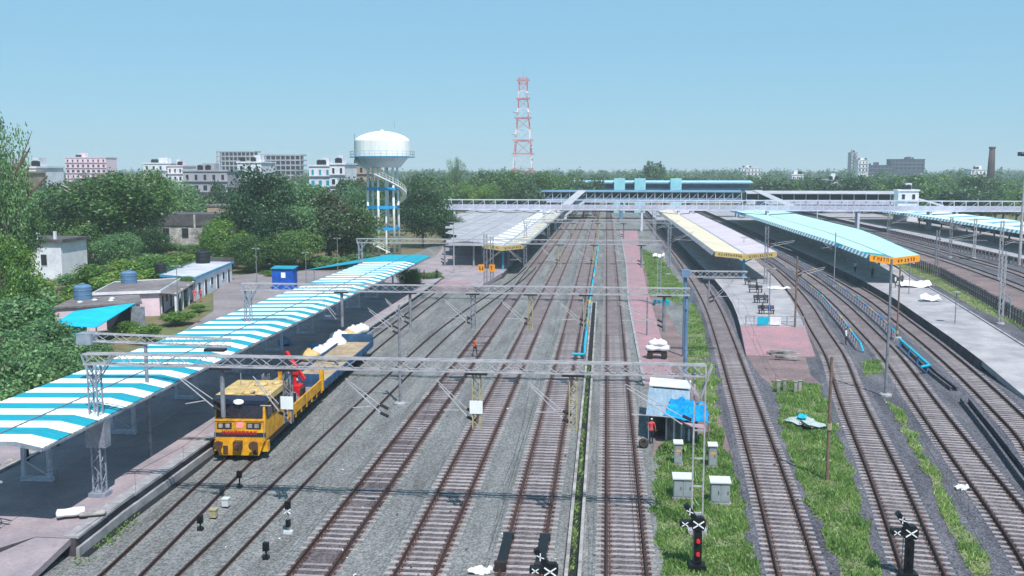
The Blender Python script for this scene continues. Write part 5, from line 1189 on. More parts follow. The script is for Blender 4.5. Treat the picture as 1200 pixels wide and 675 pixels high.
for k, (px, py, kd, sc, lb) in enumerate(((362, 422, 't', 1.5, 'tan sack nearest the flat wagon on the platform'), (376, 417, 'w', 1.4, 'white sack behind the tan one'), (368, 411, 'b', 1.2, 'blue-grey sack left of the white pile'),
    (386, 411, 'w2', 1.2, 'grey-white sack with dark ties in the pile'), (394, 408, 'w', 1.7, 'large white sack in the middle of the pile'), (398, 400, 'w2', 1.6, 'white sack behind the largest one'),
    (408, 398, 't', 1.5, 'cream sack leaning in the white pile'), (414, 393, 'w', 1.5, 'white sack near the far end of the pile'), (423, 390, 'w2', 1.4, 'farthest white sack of the platform pile'), (334, 404, 'b', 1.1, 'lone pale sack in the canopy shade'))):
    p = G(px, py, .93); o = tag(link('sack', SK[kd], None, p, k * 1.1), lb, 'sack', 'sacks on the left platform'); o.scale = (sc, sc, sc)
rl = tag(MB().lathe([(.1, -1.05), (.32, -1.0), (.36, -.3), (.3, .4), (.35, .95), (.1, 1.05)], (0, 0, 0), 12).local('rolled_sheet', M_sack, None, True), 'white rolled sheet lying at the shade edge of the left platform', 'bundle')
rl.location = (*G(83, 606, .9)[:2], 1.15); rl.rotation_euler = (R(90), 0, R(-62)); rl.scale = (1.15, .55, .62)
bd = tag(MB().lathe([(.2, -.9), (.3, -.8), (.32, .7), (.15, .85)], (0, 0, 0), 10).local('rolled_sheet', M_conc, None, True), 'flat grey bundle beside the white roll on the left platform', 'bundle')
bd.location = (*G(108, 606, .9)[:2], 1.1); bd.rotation_euler = (R(90), 0, R(-70)); bd.scale = (.9, .35, .7)
# white truss piece lying by the platform edge at the left
lt_ = tag(MB().truss((-31.6, 42.2, 3.9), (-27.5, 40.9, 3.9), .5, .9, 6, .08, .05).build('hanging_girder', M_wsteel), 'white lattice girder under the near corner of the striped canopy', 'girder')
# hand cart with sacks
p = G(770, 421); ct = thing('hand_cart', 'hand cart on the red path stacked with white sacks', 'cart', (p.x, p.y, .1))
MB().box(p.x - .9, p.x + .9, p.y - .5, p.y + .5, .62, .72).build('tray', M_under2, ct)
for sx in (-1, 1):
    for sy in (-1, 1):
        o = MB().lathe([(.28, 0), (.28, .08), (.06, .1)], (0, 0, 0), 12).local('wheel', M_under2, ct); o.location = (sx * .65, sy * .45, .28); o.rotation_euler = (R(90), 0, 0)
MB().tube((p.x + .9, p.y - .4, .7), (p.x + 1.15, p.y - .4, 1.3), .03, 5).tube((p.x + .9, p.y + .4, .7), (p.x + 1.15, p.y + .4, 1.3), .03, 5).tube((p.x + 1.15, p.y - .4, 1.3), (p.x + 1.15, p.y + .4, 1.3), .03, 5).build('handle', M_galv, ct)
for k, (dx, dy, dz) in enumerate(((-.55, 0, .73), (.1, .1, .73), (.6, -.05, .73), (-.25, .05, 1.18), (.35, 0, 1.18))):
    o = tag(link('sack', SK['w' if k % 2 else 'w2'], None, (p.x + dx, p.y + dy, .1 + dz), k), ('front left', 'front middle', 'front right', 'top left', 'top right')[k] + ' white sack on the hand cart on the red path', 'sack', 'sacks on the hand cart'); o.scale = (.95, .95, .95)

# ================================================================== HUT
def grid_sheet(c, nu, nv, amp, seed, thick=.03):
    """crumpled sheet over 4 corners (c0..c3 anticlockwise from near-left)"""
    r = np.random.default_rng(seed); b = MB(); c = [Vector(x) for x in c]; P = {}
    for t in (0, 1):
        for i in range(nu + 1):
            for j in range(nv + 1):
                u, v = i / nu, j / nv; q = c[0].lerp(c[1], u).lerp(c[3].lerp(c[2], u), v)
                if t == 0: P[i, j] = Vector((r.normal(0, .05), r.normal(0, .05), r.normal(0, amp) + amp * 1.5 * math.sin(u * 9 + v * 5)))
                b.v.append(tuple(q + P[i, j] - Vector((0, 0, thick * t))))
    m = (nu + 1) * (nv + 1)
    for i in range(nu):
        for j in range(nv):
            k = i * (nv + 1) + j; f = (k, k + nv + 1, k + nv + 2, k + 1); b.f += [f, tuple(x + m for x in f[::-1])]; b.m += [0, 0]
    return b
M_tin = mat('hut_tin', (158, 176, 190), .55, .2, scale=.8, rgb2=(128, 148, 166), fine=.12, fscale=3, streak=(6, .6, 1))
M_tinw = mat('hut_tin_white', (216, 220, 226), .6, .1, scale=.8, rgb2=(186, 192, 200), fine=.1)
M_slat = mat('hut_slat', (150, 142, 138), .9, scale=2, rgb2=(110, 102, 100))
c1, c2, c3, c4 = G(757, 486, 1.75), G(806, 490, 1.75), G(810, 446, 2.6), G(762, 442, 2.6)
hut = thing('hut', 'ramshackle trackside hut with tin sheets and crumpled blue tarpaulin roof', 'hut', ((c1.x + c2.x) / 2, (c1.y + c3.y) / 2, 0))
fr_ = [0, .24, .30, .52, .76, 1.0]
for k in range(5):
    a, b_ = fr_[k], fr_[k + 1] - .004; q = lambda l, r_, t: l.lerp(r_, t)
    dz = Vector((0, 0, -.22 if k == 1 else .03 * (k % 2)))
    MB().slab([q(c4, c1, b_) + dz, q(c3, c2, b_) + dz, q(c3, c2, a) + dz, q(c4, c1, a) + dz], .05).build('roof_sheet', (M_tinw, M_dark, M_tin, M_tin, M_tin)[k], hut)  # second row is a dark sheet painting the shaded gap in the roof
q = [c1 + Vector((.2, .3, 0)), c2 + Vector((-.2, .3, 0)), c3 + Vector((-.2, -.3, 0)), c4 + Vector((.2, -.3, 0))]
MB().bar((q[3].x, q[3].y, 1.2), (q[0].x, q[0].y, .85), .06, 1.6).build('side_wall', M_tin, hut); MB().bar((q[2].x, q[2].y, 1.2), (q[1].x, q[1].y, .85), .06, 1.6).build('side_wall', M_tin, hut)
MB().bar((q[3].x, q[3].y, 1.25), (q[2].x, q[2].y, 1.25), .06, 2.4).build('rear_wall', M_tin, hut)
s0, s1 = G(781, 516), G(816, 518)
for k in range(13):
    p = s0.lerp(s1, k / 12); MB().box(p.x - .07, p.x + .07, p.y - .03, p.y + .03, -.02, 1.7 + .1 * math.sin(k * 2.1)).build('slat', M_slat if k % 3 else M_sack, hut)
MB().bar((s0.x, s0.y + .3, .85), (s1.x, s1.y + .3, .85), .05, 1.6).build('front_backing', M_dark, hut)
tq = [G(778, 489, 1.85), G(832, 496, 1.75), G(826, 471, 2.2), G(786, 466, 2.35)]
grid_sheet(tq, 16, 9, .055, 3).build('tarpaulin', mat('tarpaulin_blue', (10, 150, 214), .45, scale=1.5, rgb2=(4, 118, 190), fine=.1), hut)
MB().bar(G(800, 497, 1.62), G(826, 500, 1.6), .03, .22).build('pink_cloth', mat('cloth_pink', (232, 190, 206), .9, var=.2), hut)
for px, py in ((782, 516), (816, 518), (830, 515)):
    p = G(px, py); MB().tube((p.x, p.y - .1, -.05), (p.x, p.y - .1, 1.75), .06, 6).build('post', M_slat, hut)
ty = tag(MB().lathe([(.16, -.1), (.3, -.1), (.34, 0), (.3, .1), (.16, .1), (.13, 0)], (0, 0, 0), 18).local('tyre', M_under2, None, True), 'black tyre lying on the bare ground by the hut', 'tyre'); ty.location = (*G(754, 525)[:2], .3); ty.rotation_euler = (R(65), 0, R(20))
bx = tag(MB().box(-1.0, 1.0, -.6, .6, 0, .55).box(-.9, .9, -.5, .5, .55, .62).local('water_trough', M_blue, None), 'bright blue trough on the bare ground beyond the hut', 'trough'); bx.location = (*G(775, 357)[:2], .01)

# ================================================================== CABINETS AND SIGNALS
M_cab = mat('cabinet_grey', (148, 156, 160), .6, scale=1.2, rgb2=(126, 134, 140), fine=.08)
M_cabw = mat('cabinet_top', (196, 198, 200), .6, var=.12)
def cabinet(px, py, w_, d, h, label, slim=False):
    p = G(px, py); t = thing('relay_cabinet', label, 'cabinet', p)
    MB().box(p.x - w_ / 2 - .08, p.x + w_ / 2 + .08, p.y - .08, p.y + d + .08, -.05, .12).build('plinth', M_conc, t)
    MB().box(p.x - w_ / 2, p.x + w_ / 2, p.y, p.y + d, .12, h).build('body', M_cab, t)
    MB().slab([(p.x - w_ / 2 - .06, p.y - .08, h + .06), (p.x + w_ / 2 + .06, p.y - .08, h + .06), (p.x + w_ / 2 + .06, p.y + d + .06, h + .16), (p.x - w_ / 2 - .06, p.y + d + .06, h + .16)], .07).build('lid', M_cabw, t)
    for s in ((-1, 1) if not slim else (0,)):
        dw = w_ / 2 - .06 if not slim else w_ - .1; x = p.x + (s * w_ / 4)
        o = MB().box(x - dw / 2, x + dw / 2, p.y - .02, p.y - .002, .2, h - .08).build('door', M_cab, t); MB().box(x + dw * .3, x + dw * .38, p.y - .045, p.y - .022, h * .5, h * .5 + .16).build('handle', M_under2, o)
    if slim: MB().box(p.x - .12, p.x + .12, p.y - .03, p.y - .021, h - .5, h - .38).build('label_plate', M_oran, t)
    return t
cabinet(794.5, 546, .46, .4, 1.35, 'slim grey cabinet left of the portal leg', True); cabinet(835, 549, .46, .4, 1.35, 'slim grey cabinet right of the portal leg', True)
cabinet(800, 586, .98, .7, 1.15, 'wide grey cabinet left of the portal leg'); cabinet(844, 592, .98, .7, 1.2, 'wide grey cabinet right of the portal leg')
M_sigk = mat('signal_black', (22, 24, 28), .5, scale=3, var=.3); M_sigw = mat('signal_white', (232, 236, 238), .6, var=.08)
M_sigr = mat('signal_red', (220, 40, 44), .5, var=.15)
def cross(b, c, s, ang, y):
    for a in (ang + R(35), ang - R(35)):
        d = Vector((math.cos(a), 0, math.sin(a))) * s; b.bar(Vector((c[0], y, c[1])) - d, Vector((c[0], y, c[1])) + d, .04, .05, upv=(0, 1, 0))
def route_signal(x, y, h, label, full=True):
    t = thing('route_signal', label, 'signal', (x, y, 0)); z = h
    MB().box(x - .35, x + .35, y - .3, y + .3, -.05, .3).build('base', M_sigk, t)
    MB().tube((x, y, .3), (x, y, z), .08, 8).build('post', M_sigk, t)
    b = MB(); pr = [(-.24, z - .28), (.24, z - .28), (.31, z - .08), (.31, z + .16), (.21, z + .3), (-.21, z + .3), (-.31, z + .16), (-.31, z - .08)]
    n = len(pr); b.add([(x + u, y - .16, v) for u, v in pr] + [(x + u, y + .16, v) for u, v in pr], [tuple(range(n)), tuple(range(n, 2 * n))[::-1]] + [(i, i + n, (i + 1) % n + n, (i + 1) % n) for i in range(n)])
    hd = b.build('signal_head', M_sigk, t); b = MB(); cross(b, (x, z), .28, 0, y - .19); b.build('white_cross', M_sigw, hd)
    MB().box(x - .17, x + .17, y - .12, y + .12, z - 1.8, z - .36).build('lamp_housing', M_sigk, t)
    for k in (0, 1): MB().tube((x, y - .12, z - .75 - k * .6), (x, y - .26, z - .75 - k * .6), .085, 10).build('lamp_hood', M_sigr if full else M_sigk, t)
    for ang, L in ((R(124), .72), (R(180), .52)):           # route indicator arms on the left
        d = Vector((math.cos(ang), 0, math.sin(ang))); c0 = Vector((x, y, z)) + d * .3; c1_ = c0 + d * L
        o = MB().bar(c0, c1_, .22, .34, upv=(0, 1, 0)).build('route_arm', M_sigk, t)
        m = c0.lerp(c1_, .55); b = MB(); cross(b, (m.x, m.z), .16, ang, y - .15); b.build('white_cross', M_sigw, o)
    b = MB()
    for s in (-.18, .18): b.tube((x + s, y + .45, .1), (x + s, y + .3, z - .3), .02, 4)
    for k in range(8): v = .4 + k * .3; b.tube((x - .18, y + .43, v), (x + .18, y + .43, v), .015, 4)
    b.build('ladder', M_galv, t)
    return t
s2 = G(817, 668); route_signal(s2.x, s2.y, 2.15, 'black route signal with three white crosses in the grass')
s3 = G(1064, 678); route_signal(s3.x, s3.y, 2.1, 'black route signal with three white crosses by the right curved track', False)
s1_ = A(645, 668, 37); route_signal(s1_.x, s1_.y, s1_.z, 'black route signal cut by the bottom frame edge')
def dwarf(px, py, h, label, cx=False):
    p = G(px, py); t = thing('dwarf_signal', label, 'signal', p)
    MB().box(p.x - (.22 if cx else .13), p.x + (.22 if cx else .13), p.y - .14, p.y + .14, -.05, .14).build('base', M_cabw if cx else M_sigk, t)
    MB().tube((p.x, p.y, .1), (p.x, p.y, h), .045, 6).build('post', M_galv if cx else M_sigk, t)
    b = MB().box(p.x - .13, p.x + .13, p.y - .1, p.y + .1, h - .1, h + .28).tube((p.x, p.y - .1, h + .12), (p.x, p.y - .25, h + .12), .07, 8)
    o = b.build('head', M_sigk, t)
    if cx:
        b = MB(); cross(b, (p.x, h - .2), .2, 0, p.y - .1); b.build('white_cross', M_sigw, o)
        MB().box(p.x - .1, p.x + .1, p.y - .1, p.y + .1, .35, .7).build('lower_head', M_sigk, t)
    return t
dwarf(338, 625, 1.35, 'black dwarf signal on a white base between siding and third track', True)
dwarf(235, 622, .5, 'small black ground signal left of the yellow box'); dwarf(312, 655, .5, 'small black ground signal near the third track'); dwarf(281, 572, .7, 'black ground signal just ahead of the work train')
def smallbox(px, py, s, m, label):
    p = G(px, py); t = thing('junction_box', label, 'box', p); MB().box(p.x - s / 2, p.x + s / 2, p.y - s / 2, p.y + s / 2, .12, .12 + s).build('case', m, t); MB().box(p.x - s * .2, p.x + s * .2, p.y - s * .2, p.y + s * .2, -.05, .12).build('stand', M_under2, t)
    MB().slab([(p.x - s * .56, p.y - s * .56, .2 + s), (p.x + s * .56, p.y - s * .56, .2 + s), (p.x + s * .56, p.y + s * .56, .2 + s), (p.x - s * .56, p.y + s * .56, .2 + s)], .07).build('lid', m, t)
smallbox(265, 595, .34, M_cabw, 'small white junction box beside the yellow one'); smallbox(250.5, 608, .34, M_ygal, 'small yellow junction box between rails in front of train')
# black rail stops on the fifth track
for k, (px, s) in enumerate(((592, 'left'), (634, 'right'))):
    x = -3.6 + (-.875 if k == 0 else .875)
    t = thing('rail_stop', 'long black stop block clamped over the %s rail by the drain' % s, 'stop block', (x, 43.2, .1))
    MB().box(x - .2, x + .2, 41.4, 45.0, .06, .42).build('block', M_sigk, t); MB().box(x - .26, x + .26, 41.2, 41.45, .06, .5).build('end_plate', M_under2, t); MB().box(x - .26, x + .26, 44.95, 45.15, .06, .4).build('end_plate', M_under2, t)

# ================================================================== PIPES, RAILINGS, FENCES
PCOL = [mat('pipe_blue', (20, 130, 200), .5, var=.2, scale=2), mat('pipe_cyan', (20, 176, 206), .5, var=.2, scale=2), mat('pipe_yellow', (216, 176, 60), .5, var=.2, scale=2), mat('pipe_faded', (160, 150, 160), .6, var=.25, scale=2)]
def pipe_frame(label, pts, cols, h=.95, step=1.9, seed=1, r=.09, tail=None):
    rr_ = random.Random(seed); t = thing('hydrant_pipe', label, 'pipe', (pts[0][0], pts[0][1], 0)); ya, yb = pts[0][1], pts[-1][1]; y = ya; k = 0
    while y < yb - .1:
        y2 = min(y + step, yb); a = (interp(pts, y), y); b_ = (interp(pts, y2), y2); m = PCOL[cols[k % len(cols)]]
        MB().tube((*a, h), (*b_, h), r, 7).build('pipe_segment', m, t); MB().tube((*a, h * .5), (*b_, h * .5), r * .45, 5).build('lower_rail', PCOL[3], t)
        MB().box(a[0] - .07, a[0] + .07, y - .07, y + .07, -.05, h - .02).build('post', PCOL[3], t)
        y = y2; k += 1
    if tail: MB().path(tail, r, 7).build('end_bend', PCOL[1], t)
    return t
H2 = [(25.0, 99.5), (26.6, 112), (28.8, 133), (30.2, 158), (31.6, 185), (32.0, 240)]
p = G(1001, 404); pipe_frame('blue and yellow hydrant pipe frame left of the middle curved track', H2, (1, 1, 2, 0, 1, 3, 3, 2, 3, 0, 3, 3, 1, 3, 3), tail=[(25.0, 99.5, .95), (24.9, 97.5, .85), (25.0, 96.6, .1)], seed=2)
H3 = [(30.0, 104), (31.1, 112.5), (32.6, 128), (34.0, 147), (35.2, 168), (35.8, 240)]
pipe_frame('blue and yellow hydrant pipe frame before the right platform', H3, (1, 0, 2, 3, 0, 0, 3, 3, 2, 3, 0, 3, 3), seed=3)
q0, q1, q2 = G(1054, 397, .8), G(1089, 428, .8), G(1079, 430, .8)
bp = thing('bent_pipe', 'bright cyan bent pipe ending like a hook near the right tracks', 'pipe', (q1.x, q1.y, 0)); MB().path([q0, q1], .13, 8).build('pipe', PCOL[1], bp); MB().path([q1, q2], .11, 8).build('end_bend', PCOL[1], bp)
for t_ in (.05, .35, .65, .95): a = q0.lerp(q1, t_); MB().box(a.x - .06, a.x + .06, a.y - .06, a.y + .06, -.05, .72).build('post', PCOL[0], bp)
H1 = [(-1.85, 91), (-1.9, 128), (-1.7, 175), (-1.5, 215)]
pipe_frame('cyan hydrant pipe stand on posts above the central drain', H1, (1, 1, 1, 0, 1, 2), h=1.3, step=2.6, seed=5, r=.12, tail=[(-1.85, 91, 1.3), (-1.85, 90.6, .5), (-3.0, 90.6, .5)])
# railing with banners across the bench platform
rb = thing('railing', 'low railing with blue and white banners across the bench platform', 'railing', (17.5, 107, .88))
xl_, xr_ = 15.2, 21.3
for k in range(8): x = xl_ + (xr_ - xl_) * k / 7; MB().box(x - .05, x + .05, 106.95, 107.05, .88, 1.95).build('post', M_galv, rb)
for z in (1.35, 1.9): MB().box(xl_, xr_, 106.97, 107.03, z - .03, z + .03).build('rail', M_galv, rb)
MB().box(16.4, 17.6, 106.9, 106.94, 1.0, 1.85).build('banner', PCOL[1], rb); MB().box(17.75, 18.9, 106.9, 106.94, 1.0, 1.85).build('banner', M_sack, rb)
def fence(label, pts, step, h, m, w_=.16, rails=(.5, .9)):
    t = thing('post_fence', label, 'fence', (pts[0][0], pts[0][1], 0)); y = pts[0][1]; last = None
    pm = MB().box(-w_ / 2, w_ / 2, -w_ / 2, w_ / 2, -.1, h).mesh('post', m)
    while y < pts[-1][1]:
        x = interp(pts, y); o = link('post', pm, t, (x - pts[0][0], y - pts[0][1], random.uniform(-.06, .06)))
        y += step
    n = int((pts[-1][1] - pts[0][1]) / 6); yy = [pts[0][1] + (pts[-1][1] - pts[0][1]) * k / n for k in range(n + 1)]
    for f in rails: MB().path([(interp(pts, v), v, h * f) for v in yy], .03, 4).build('rail', M_galv, t)
    return t
M_fpost = mat('fence_post_dark', (74, 76, 82), .9, scale=2, rgb2=(52, 54, 60))
fence('fence of dark concrete posts along the right platform', [(43.6, 98), (46.9, 114), (50.5, 136.5), (54.6, 166), (56.2, 194), (57, 225)], 1.35, 1.75, M_fpost, .22)
fence('fence of pale posts in front of the shaded far right platform', [(75.4, 172), (75.6, 200), (76, 240), (76.3, 275)], 2.0, 1.5, mat('fence_post_pale', (128, 112, 112), .9, scale=2, rgb2=(104, 90, 92)), .18)
for k in range(6):
    p = G(1120 + k * 2, 330); 
cnt = thing('fence_gate', 'pale tubular gate frame leaning in the dark post fence', 'gate', (48.4, 123.5, 0))
MB().path([(47.9, 120.5, .1), (47.9, 120.5, 2.4), (49.6, 127.5, 2.4), (49.6, 127.5, .1)], .06, 6).path([(47.9, 120.5, 1.3), (49.6, 127.5, 1.3)], .05, 5).build('frame', M_galv, cnt)
for f in (.25, .5, .75): MB().tube((47.9 + 1.7 * f, 120.5 + 7 * f, .1), (47.9 + 1.7 * f, 120.5 + 7 * f, 2.4), .035, 5).build('bar', M_galv, cnt)
# platform lamps
def lamp(px, py, h, label, z=.88, head='disc'):
    p = G(px, py, z); t = thing('platform_lamp', label, 'lamp post', p); MB().tube((p.x, p.y, z), (p.x, p.y, z + h), .06, 7, .05).build('pole', M_mast, t)
    if head == 'disc': MB().lathe([(.42, 0), (.5, .06), (.3, .16), (.05, .2)], (p.x, p.y, z + h), 14).build('lamp_head', M_mast, t)
    else: MB().bar((p.x - .5, p.y, z + h), (p.x + .5, p.y, z + h), .08).build('cross_arm', M_mast, t); MB().box(p.x - .6, p.x - .3, p.y - .1, p.y + .1, z + h - .12, z + h - .04).build('lamp_head', M_wsteel, t); MB().box(p.x + .3, p.x + .6, p.y - .1, p.y + .1, z + h - .12, z + h - .04).build('lamp_head', M_wsteel, t)
lamp(1119, 379, 3.4, 'lamp post with round hood on the right platform'); lamp(1065, 344, 4.2, 'slim lamp post near the orange name board', head='arm')
lamp(901, 377, 6.0, 'slim lamp post beside the bench with seated people', head='arm'); lamp(871, 312, 5, 'thin lamp post in the shade of the cream canopy', head='arm')
lamp(209, 368, 6.0, 'white pole before the pink quarter', 0, 'arm'); lamp(301, 332, 5.5, 'pale pole at the back of the yard', 0, 'arm'); lamp(396, 322, 6.2, 'pale pole left of the lean-to roof', 0, 'arm'); lamp(359, 336, 5.2, 'pale pole at the blue booth corner', 0, 'arm')

# debris
M_tarpw = mat('tarp_whitegrey', (170, 182, 180), .7, scale=1.2, rgb2=(134, 150, 150), fine=.12)
q = [G(918, 492, .35), G(948, 501, .3), G(972, 499, .3), G(940, 486, .4)]
db = thing('tarpaulin', 'torn white tarpaulin with cyan patch thrown on the grass strip', 'tarpaulin', (q[0].x, q[0].y, 0)); grid_sheet(q, 12, 6, .025, 8).build('sheet', M_tarpw, db)
q = [G(934, 489, .5), G(944, 490, .5), G(945, 486, .55), G(936, 485, .55)]; grid_sheet(q, 4, 3, .03, 4).build('patch', PCOL[1], db)
for a, b_ in (((940, 497), (962, 502)), ((938, 493), (950, 501))): MB().bar(G(*a, .48), G(*b_, .42), .12, .06).build('batten', M_under2, db)
rr = random.Random(9)
for k in range(7):
    a = G(898 + rr.uniform(0, 20), 409 + rr.uniform(0, 10), .25 + .05 * k); ang = rr.uniform(-.3, .5); L = rr.uniform(1.4, 2.6)
    tag(MB().bar(a, a + Vector((math.cos(ang) * L, math.sin(ang) * L, rr.uniform(-.1, .1))), .2, .16).build('concrete_beam', M_conc), 'pale broken beam in the rubble heap before the bench platform', 'beam', 'rubble heap before the bench platform')
for k, (px, py) in enumerate(((912, 460), (919, 459), (932, 461), (937, 460))):
    p = G(px, py); tag(MB().box(p.x - .12, p.x + .12, p.y - .12, p.y + .12, -.1, .95).box(p.x - .16, p.x + .16, p.y - .16, p.y + .16, .95, 1.0).build('concrete_stub', M_conc), ('first', 'second', 'third', 'fourth')[k] + ' pale concrete stub from the left at the top of the grass strip', 'post', 'concrete stubs')
for k, (px, py, s, lb) in enumerate(((1128, 573, .4, 'white scrap sheet beside the lower right track'), (563, 670, .5, 'white rag beside the black stop block'), (855, 368, 1.0, 'white sheet'), (913, 338, 1.6, 'white sheet spread on the right side of the bench platform'), (1090, 353, 1.3, 'white covered bundle on the right platform'), (1073, 336, 2.4, 'large white covered stack on the right platform'), (772, 302, 1.2, 'pale scrap heap in the grass beyond the path'))):
    if k == 2: continue
    z = .9 if k in (3, 4, 5) else .05; p = G(px, py, z); h = .12 if k in (0, 1, 3) else .7
    b = grid_sheet([(p.x - s, p.y - s * .6, z + h * .4), (p.x + s, p.y - s * .5, z + h * .3), (p.x + s * .9, p.y + s * .7, z + h), (p.x - s * .9, p.y + s * .6, z + h)], 8, 6, .04 + h * .05, k, h if h > .3 else .04)
    tag(b.build('white_sheet', M_sack), lb, 'sheet')

# ================================================================== BENCHES AND PEOPLE
def body_mesh(name, joints, edges, mats, cuts):
    """continuous figure: skin modifier over a skeleton; clothing split by height/limb through cuts(center)->material"""
    me = bpy.data.meshes.new(name); me.from_pydata([j[0] for j in joints], edges, []); o = bpy.data.objects.new(name, me); COL.objects.link(o)
    o.modifiers.new('skin', 'SKIN'); s = me.skin_vertices[0].data if me.skin_vertices else None
    if s is None:
        import bmesh
        bm = bmesh.new(); bm.from_mesh(me); bm.verts.layers.skin.verify(); bm.to_mesh(me); bm.free(); s = me.skin_vertices[0].data
    for k, j in enumerate(joints): s[k].radius = (j[1], j[2] if len(j) > 2 else j[1])
    s[0].use_root = True
    sb = o.modifiers.new('sub', 'SUBSURF'); sb.levels = 1; sb.render_levels = 1
    dg = bpy.context.evaluated_depsgraph_get(); ev = bpy.data.meshes.new_from_object(o.evaluated_get(dg)); bpy.data.objects.remove(o); ev.name = name
    ev.materials.clear()
    for m in mats: ev.materials.append(m)
    for p in ev.polygons: p.material_index = cuts(p.center); p.use_smooth = True
    return ev
M_skin = mat('skin_brown', (120, 80, 60), .6, var=.15); M_hair = mat('hair_black', (22, 20, 22), .6, var=.2)
def cloth(n, c): return mat('cloth_' + n, c, .85, scale=6, var=.25)
def pose(kind):
    if kind == 'sit':
        J = [((0, 0, .5), .14, .11), ((0, .02, .72), .12, .1), ((0, .02, .95), .15, .1), ((0, 0, 1.08), .05), ((0, -.02, 1.2), .09, .1), ((0, -.02, 1.32), .075),
             ((-.17, .02, .98), .06), ((-.24, -.02, .74), .045), ((-.16, -.2, .6), .035), ((-.13, -.3, .58), .03), ((.17, .02, .98), .06), ((.24, -.02, .74), .045), ((.16, -.2, .6), .035), ((.13, -.3, .58), .03),
             ((-.1, -.02, .5), .1), ((-.12, -.42, .5), .07), ((-.12, -.42, .1), .05), ((-.12, -.56, .04), .04), ((.1, -.02, .5), .1), ((.12, -.42, .5), .07), ((.12, -.42, .1), .05), ((.12, -.56, .04), .04)]
        cut = lambda c: 3 if c.z > 1.24 else 2 if c.z > 1.08 or (c.y < -.24 and .5 < c.z < .68 and abs(c.x) < .2 and c.z > .56) else 0 if c.z > .58 and c.y > -.28 else (2 if c.z < .08 else 1)
    else:
        s = .22 if kind == 'walk' else .03; f = .16 if kind == 'walk' else .02
        J = [((0, 0, .92), .14, .1), ((0, 0, 1.12), .125, .09), ((0, 0, 1.36), .16, .1), ((0, -.01, 1.5), .05), ((0, -.03, 1.6), .085, .1), ((0, -.02, 1.71), .075),
             ((-.19, 0, 1.4), .06), ((-.25, f, 1.14), .045), ((-.25, -.02 + f * .3, .9), .034), ((-.24, -.05 + f * .3, .8), .03), ((.19, 0, 1.4), .06), ((.25, -f, 1.14), .045), ((.24, -.12 - f, .92), .034), ((.23, -.16 - f, .83), .03),
             ((-.09, 0, .86), .095), ((-.1, -s * .6, .48), .065), ((-.1, -s * .7, .08), .045), ((-.1, -s * .7 - .14, .04), .04), ((.09, 0, .86), .095), ((.1, s * .3, .48), .065), ((.1, s * 1.2, .1), .045), ((.1, s * 1.2 - .13, .04), .04)]
        cut = lambda c: 3 if c.z > 1.655 or (c.z > 1.56 and c.y > .02) else 2 if c.z > 1.49 or (abs(c.x) > .19 and c.z < 1.12) else 0 if c.z > .93 else (4 if c.z < .07 else 1)
    E = [(0, 1), (1, 2), (2, 3), (3, 4), (4, 5), (2, 6), (6, 7), (7, 8), (8, 9), (2, 10), (10, 11), (11, 12), (12, 13), (0, 14), (14, 15), (15, 16), (16, 17), (0, 18), (18, 19), (19, 20), (20, 21)]
    return J, E, cut
def person(px, py, z, kind, top, leg, rz, label, hair=None, group=None, loc=None):
    J, E, cut = pose(kind); me = body_mesh('person', J, E, [top, leg, M_skin, hair or M_hair, M_under2], cut)
    o = tag(link('person', me, None, loc if loc is not None else G(px, py, z), rz), label, 'person', group); return o
person(763, 520, .0, 'stand', cloth('red', (206, 84, 84)), cloth('dark', (44, 46, 58)), .4, 'person in a red shirt and white cap standing by the hut', M_sack)
person(991, 404, .0, 'stand', cloth('white', (220, 224, 228)), cloth('dark', (44, 46, 58)), 1.2, 'person in a white shirt and dark trousers by the pipe frame end')
person(556.5, 417, .1, 'walk', cloth('orange', (214, 104, 60)), cloth('grey', (70, 66, 74)), 2.6, 'person in an orange vest walking along the tracks')
person(512, 328, .7, 'stand', cloth('dark', (44, 46, 58)), cloth('dark', (44, 46, 58)), .3, 'person in dark clothes on the apron of the second platform')
person(1049, 337, .88, 'stand', cloth('white', (220, 224, 228)), cloth('grey', (70, 66, 74)), 1.0, 'person in white beside the covered stack under the orange board')
person(1057, 335, .88, 'stand', cloth('slate', (70, 84, 104)), cloth('dark', (44, 46, 58)), -.8, 'person in slate clothes next to the covered stack')
person(228, 353, .0, 'stand', cloth('rose', (224, 110, 124)), cloth('rose', (224, 110, 124)), .6, 'person in rose clothes nearer the verandah')
person(235.5, 352, .0, 'stand', cloth('rose', (224, 110, 124)), cloth('pinkred', (208, 92, 112)), -.5, 'person in rose clothes farther from the verandah')
person(497, 329, .7, 'stand', cloth('maroon', (120, 54, 60)), cloth('dark', (44, 46, 58)), 1.4, 'person in maroon near the shrub at the platform wall')
person(1003, 300, .88, 'stand', cloth('slate', (70, 84, 104)), cloth('dark', (44, 46, 58)), .2, 'person in slate in the shade of the turquoise canopy', loc=Vector((41.2, 156, .88)))
person(0, 0, 0, 'stand', cloth('white', (220, 224, 228)), cloth('dark', (44, 46, 58)), 2.0, 'person in white deep in the shade of the turquoise canopy', loc=Vector((40.8, 165, .88)))
M_bench = mat('bench_steel', (42, 46, 54), .5, .4, var=.3)
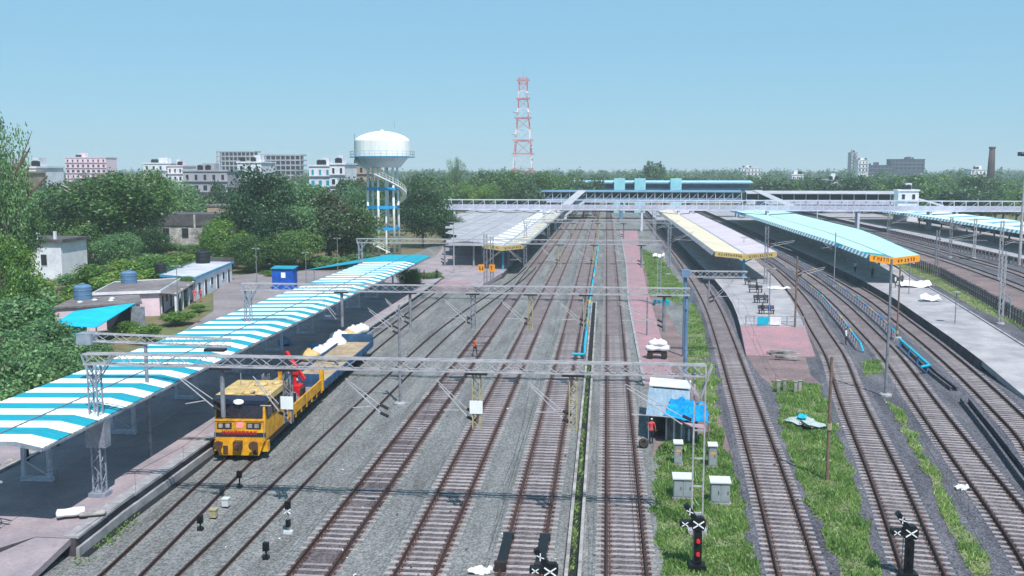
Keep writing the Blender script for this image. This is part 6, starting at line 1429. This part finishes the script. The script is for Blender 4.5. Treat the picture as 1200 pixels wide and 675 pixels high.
def bench(px, py, label, sitters):
    p = G(px, py, .88); t = thing('bench', label, 'bench', p)
    for k in range(4): y = p.y - .2 + k * .13; MB().box(p.x - .95, p.x + .95, y, y + .1, 1.3, 1.34).build('seat_slat', M_bench, t)
    for k in range(3): MB().box(p.x - .95, p.x + .95, p.y + .34 + k * .03, p.y + .37 + k * .03, 1.45 + k * .14, 1.56 + k * .14).build('backrest_slat', M_bench, t)
    for s in (-.8, .8):
        MB().box(p.x + s - .04, p.x + s + .04, p.y - .18, p.y - .1, .88, 1.3).build('leg', M_bench, t); MB().bar((p.x + s, p.y + .3, .88), (p.x + s, p.y + .4, 1.85), .06).build('leg', M_bench, t)
    for k, (dx, top, lb) in enumerate(sitters):
        person(0, 0, 0, 'sit', top, cloth('dark', (44, 46, 58)), 0, lb, loc=Vector((p.x + dx, p.y + .08, .88)))
bench(880, 334, 'farthest bench on the platform under the cream canopy edge', ((-.3, cloth('slate', (70, 84, 104)), 'seated person on the farthest bench of the row'),))
bench(885.5, 343, 'second bench from the cream canopy', ((.2, cloth('dark', (44, 46, 58)), 'seated person on the second bench from the canopy'),))
bench(892, 355, 'third bench from the cream canopy', ((-.4, cloth('grey', (70, 66, 74)), 'left seated person on the third bench'), (.4, cloth('slate', (70, 84, 104)), 'right seated person on the third bench')))
bench(898, 368, 'nearest bench of the row on the island platform', ((-.45, cloth('dark', (44, 46, 58)), 'left seated person on the nearest bench'), (.35, cloth('royal', (48, 78, 140)), 'seated person in royal blue on the nearest bench')))

# ================================================================== AIR
hb = MB().box(-9200, 9200, -500, 12200, -1.5, 62).build('haze', None); stuff(hb)
hm_ = bpy.data.materials.new('haze_air'); hm_.use_nodes = True; n = hm_.node_tree.nodes; n.clear()
ho = n.new('ShaderNodeOutputMaterial'); pv = n.new('ShaderNodeVolumePrincipled'); pv.inputs['Color'].default_value = (.82, .96, 1.0, 1); pv.inputs['Density'].default_value = .0003; pv.inputs['Anisotropy'].default_value = 0.0
hm_.node_tree.links.new(pv.outputs[0], ho.inputs['Volume']); hb.data.materials.clear(); hb.data.materials.append(hm_)
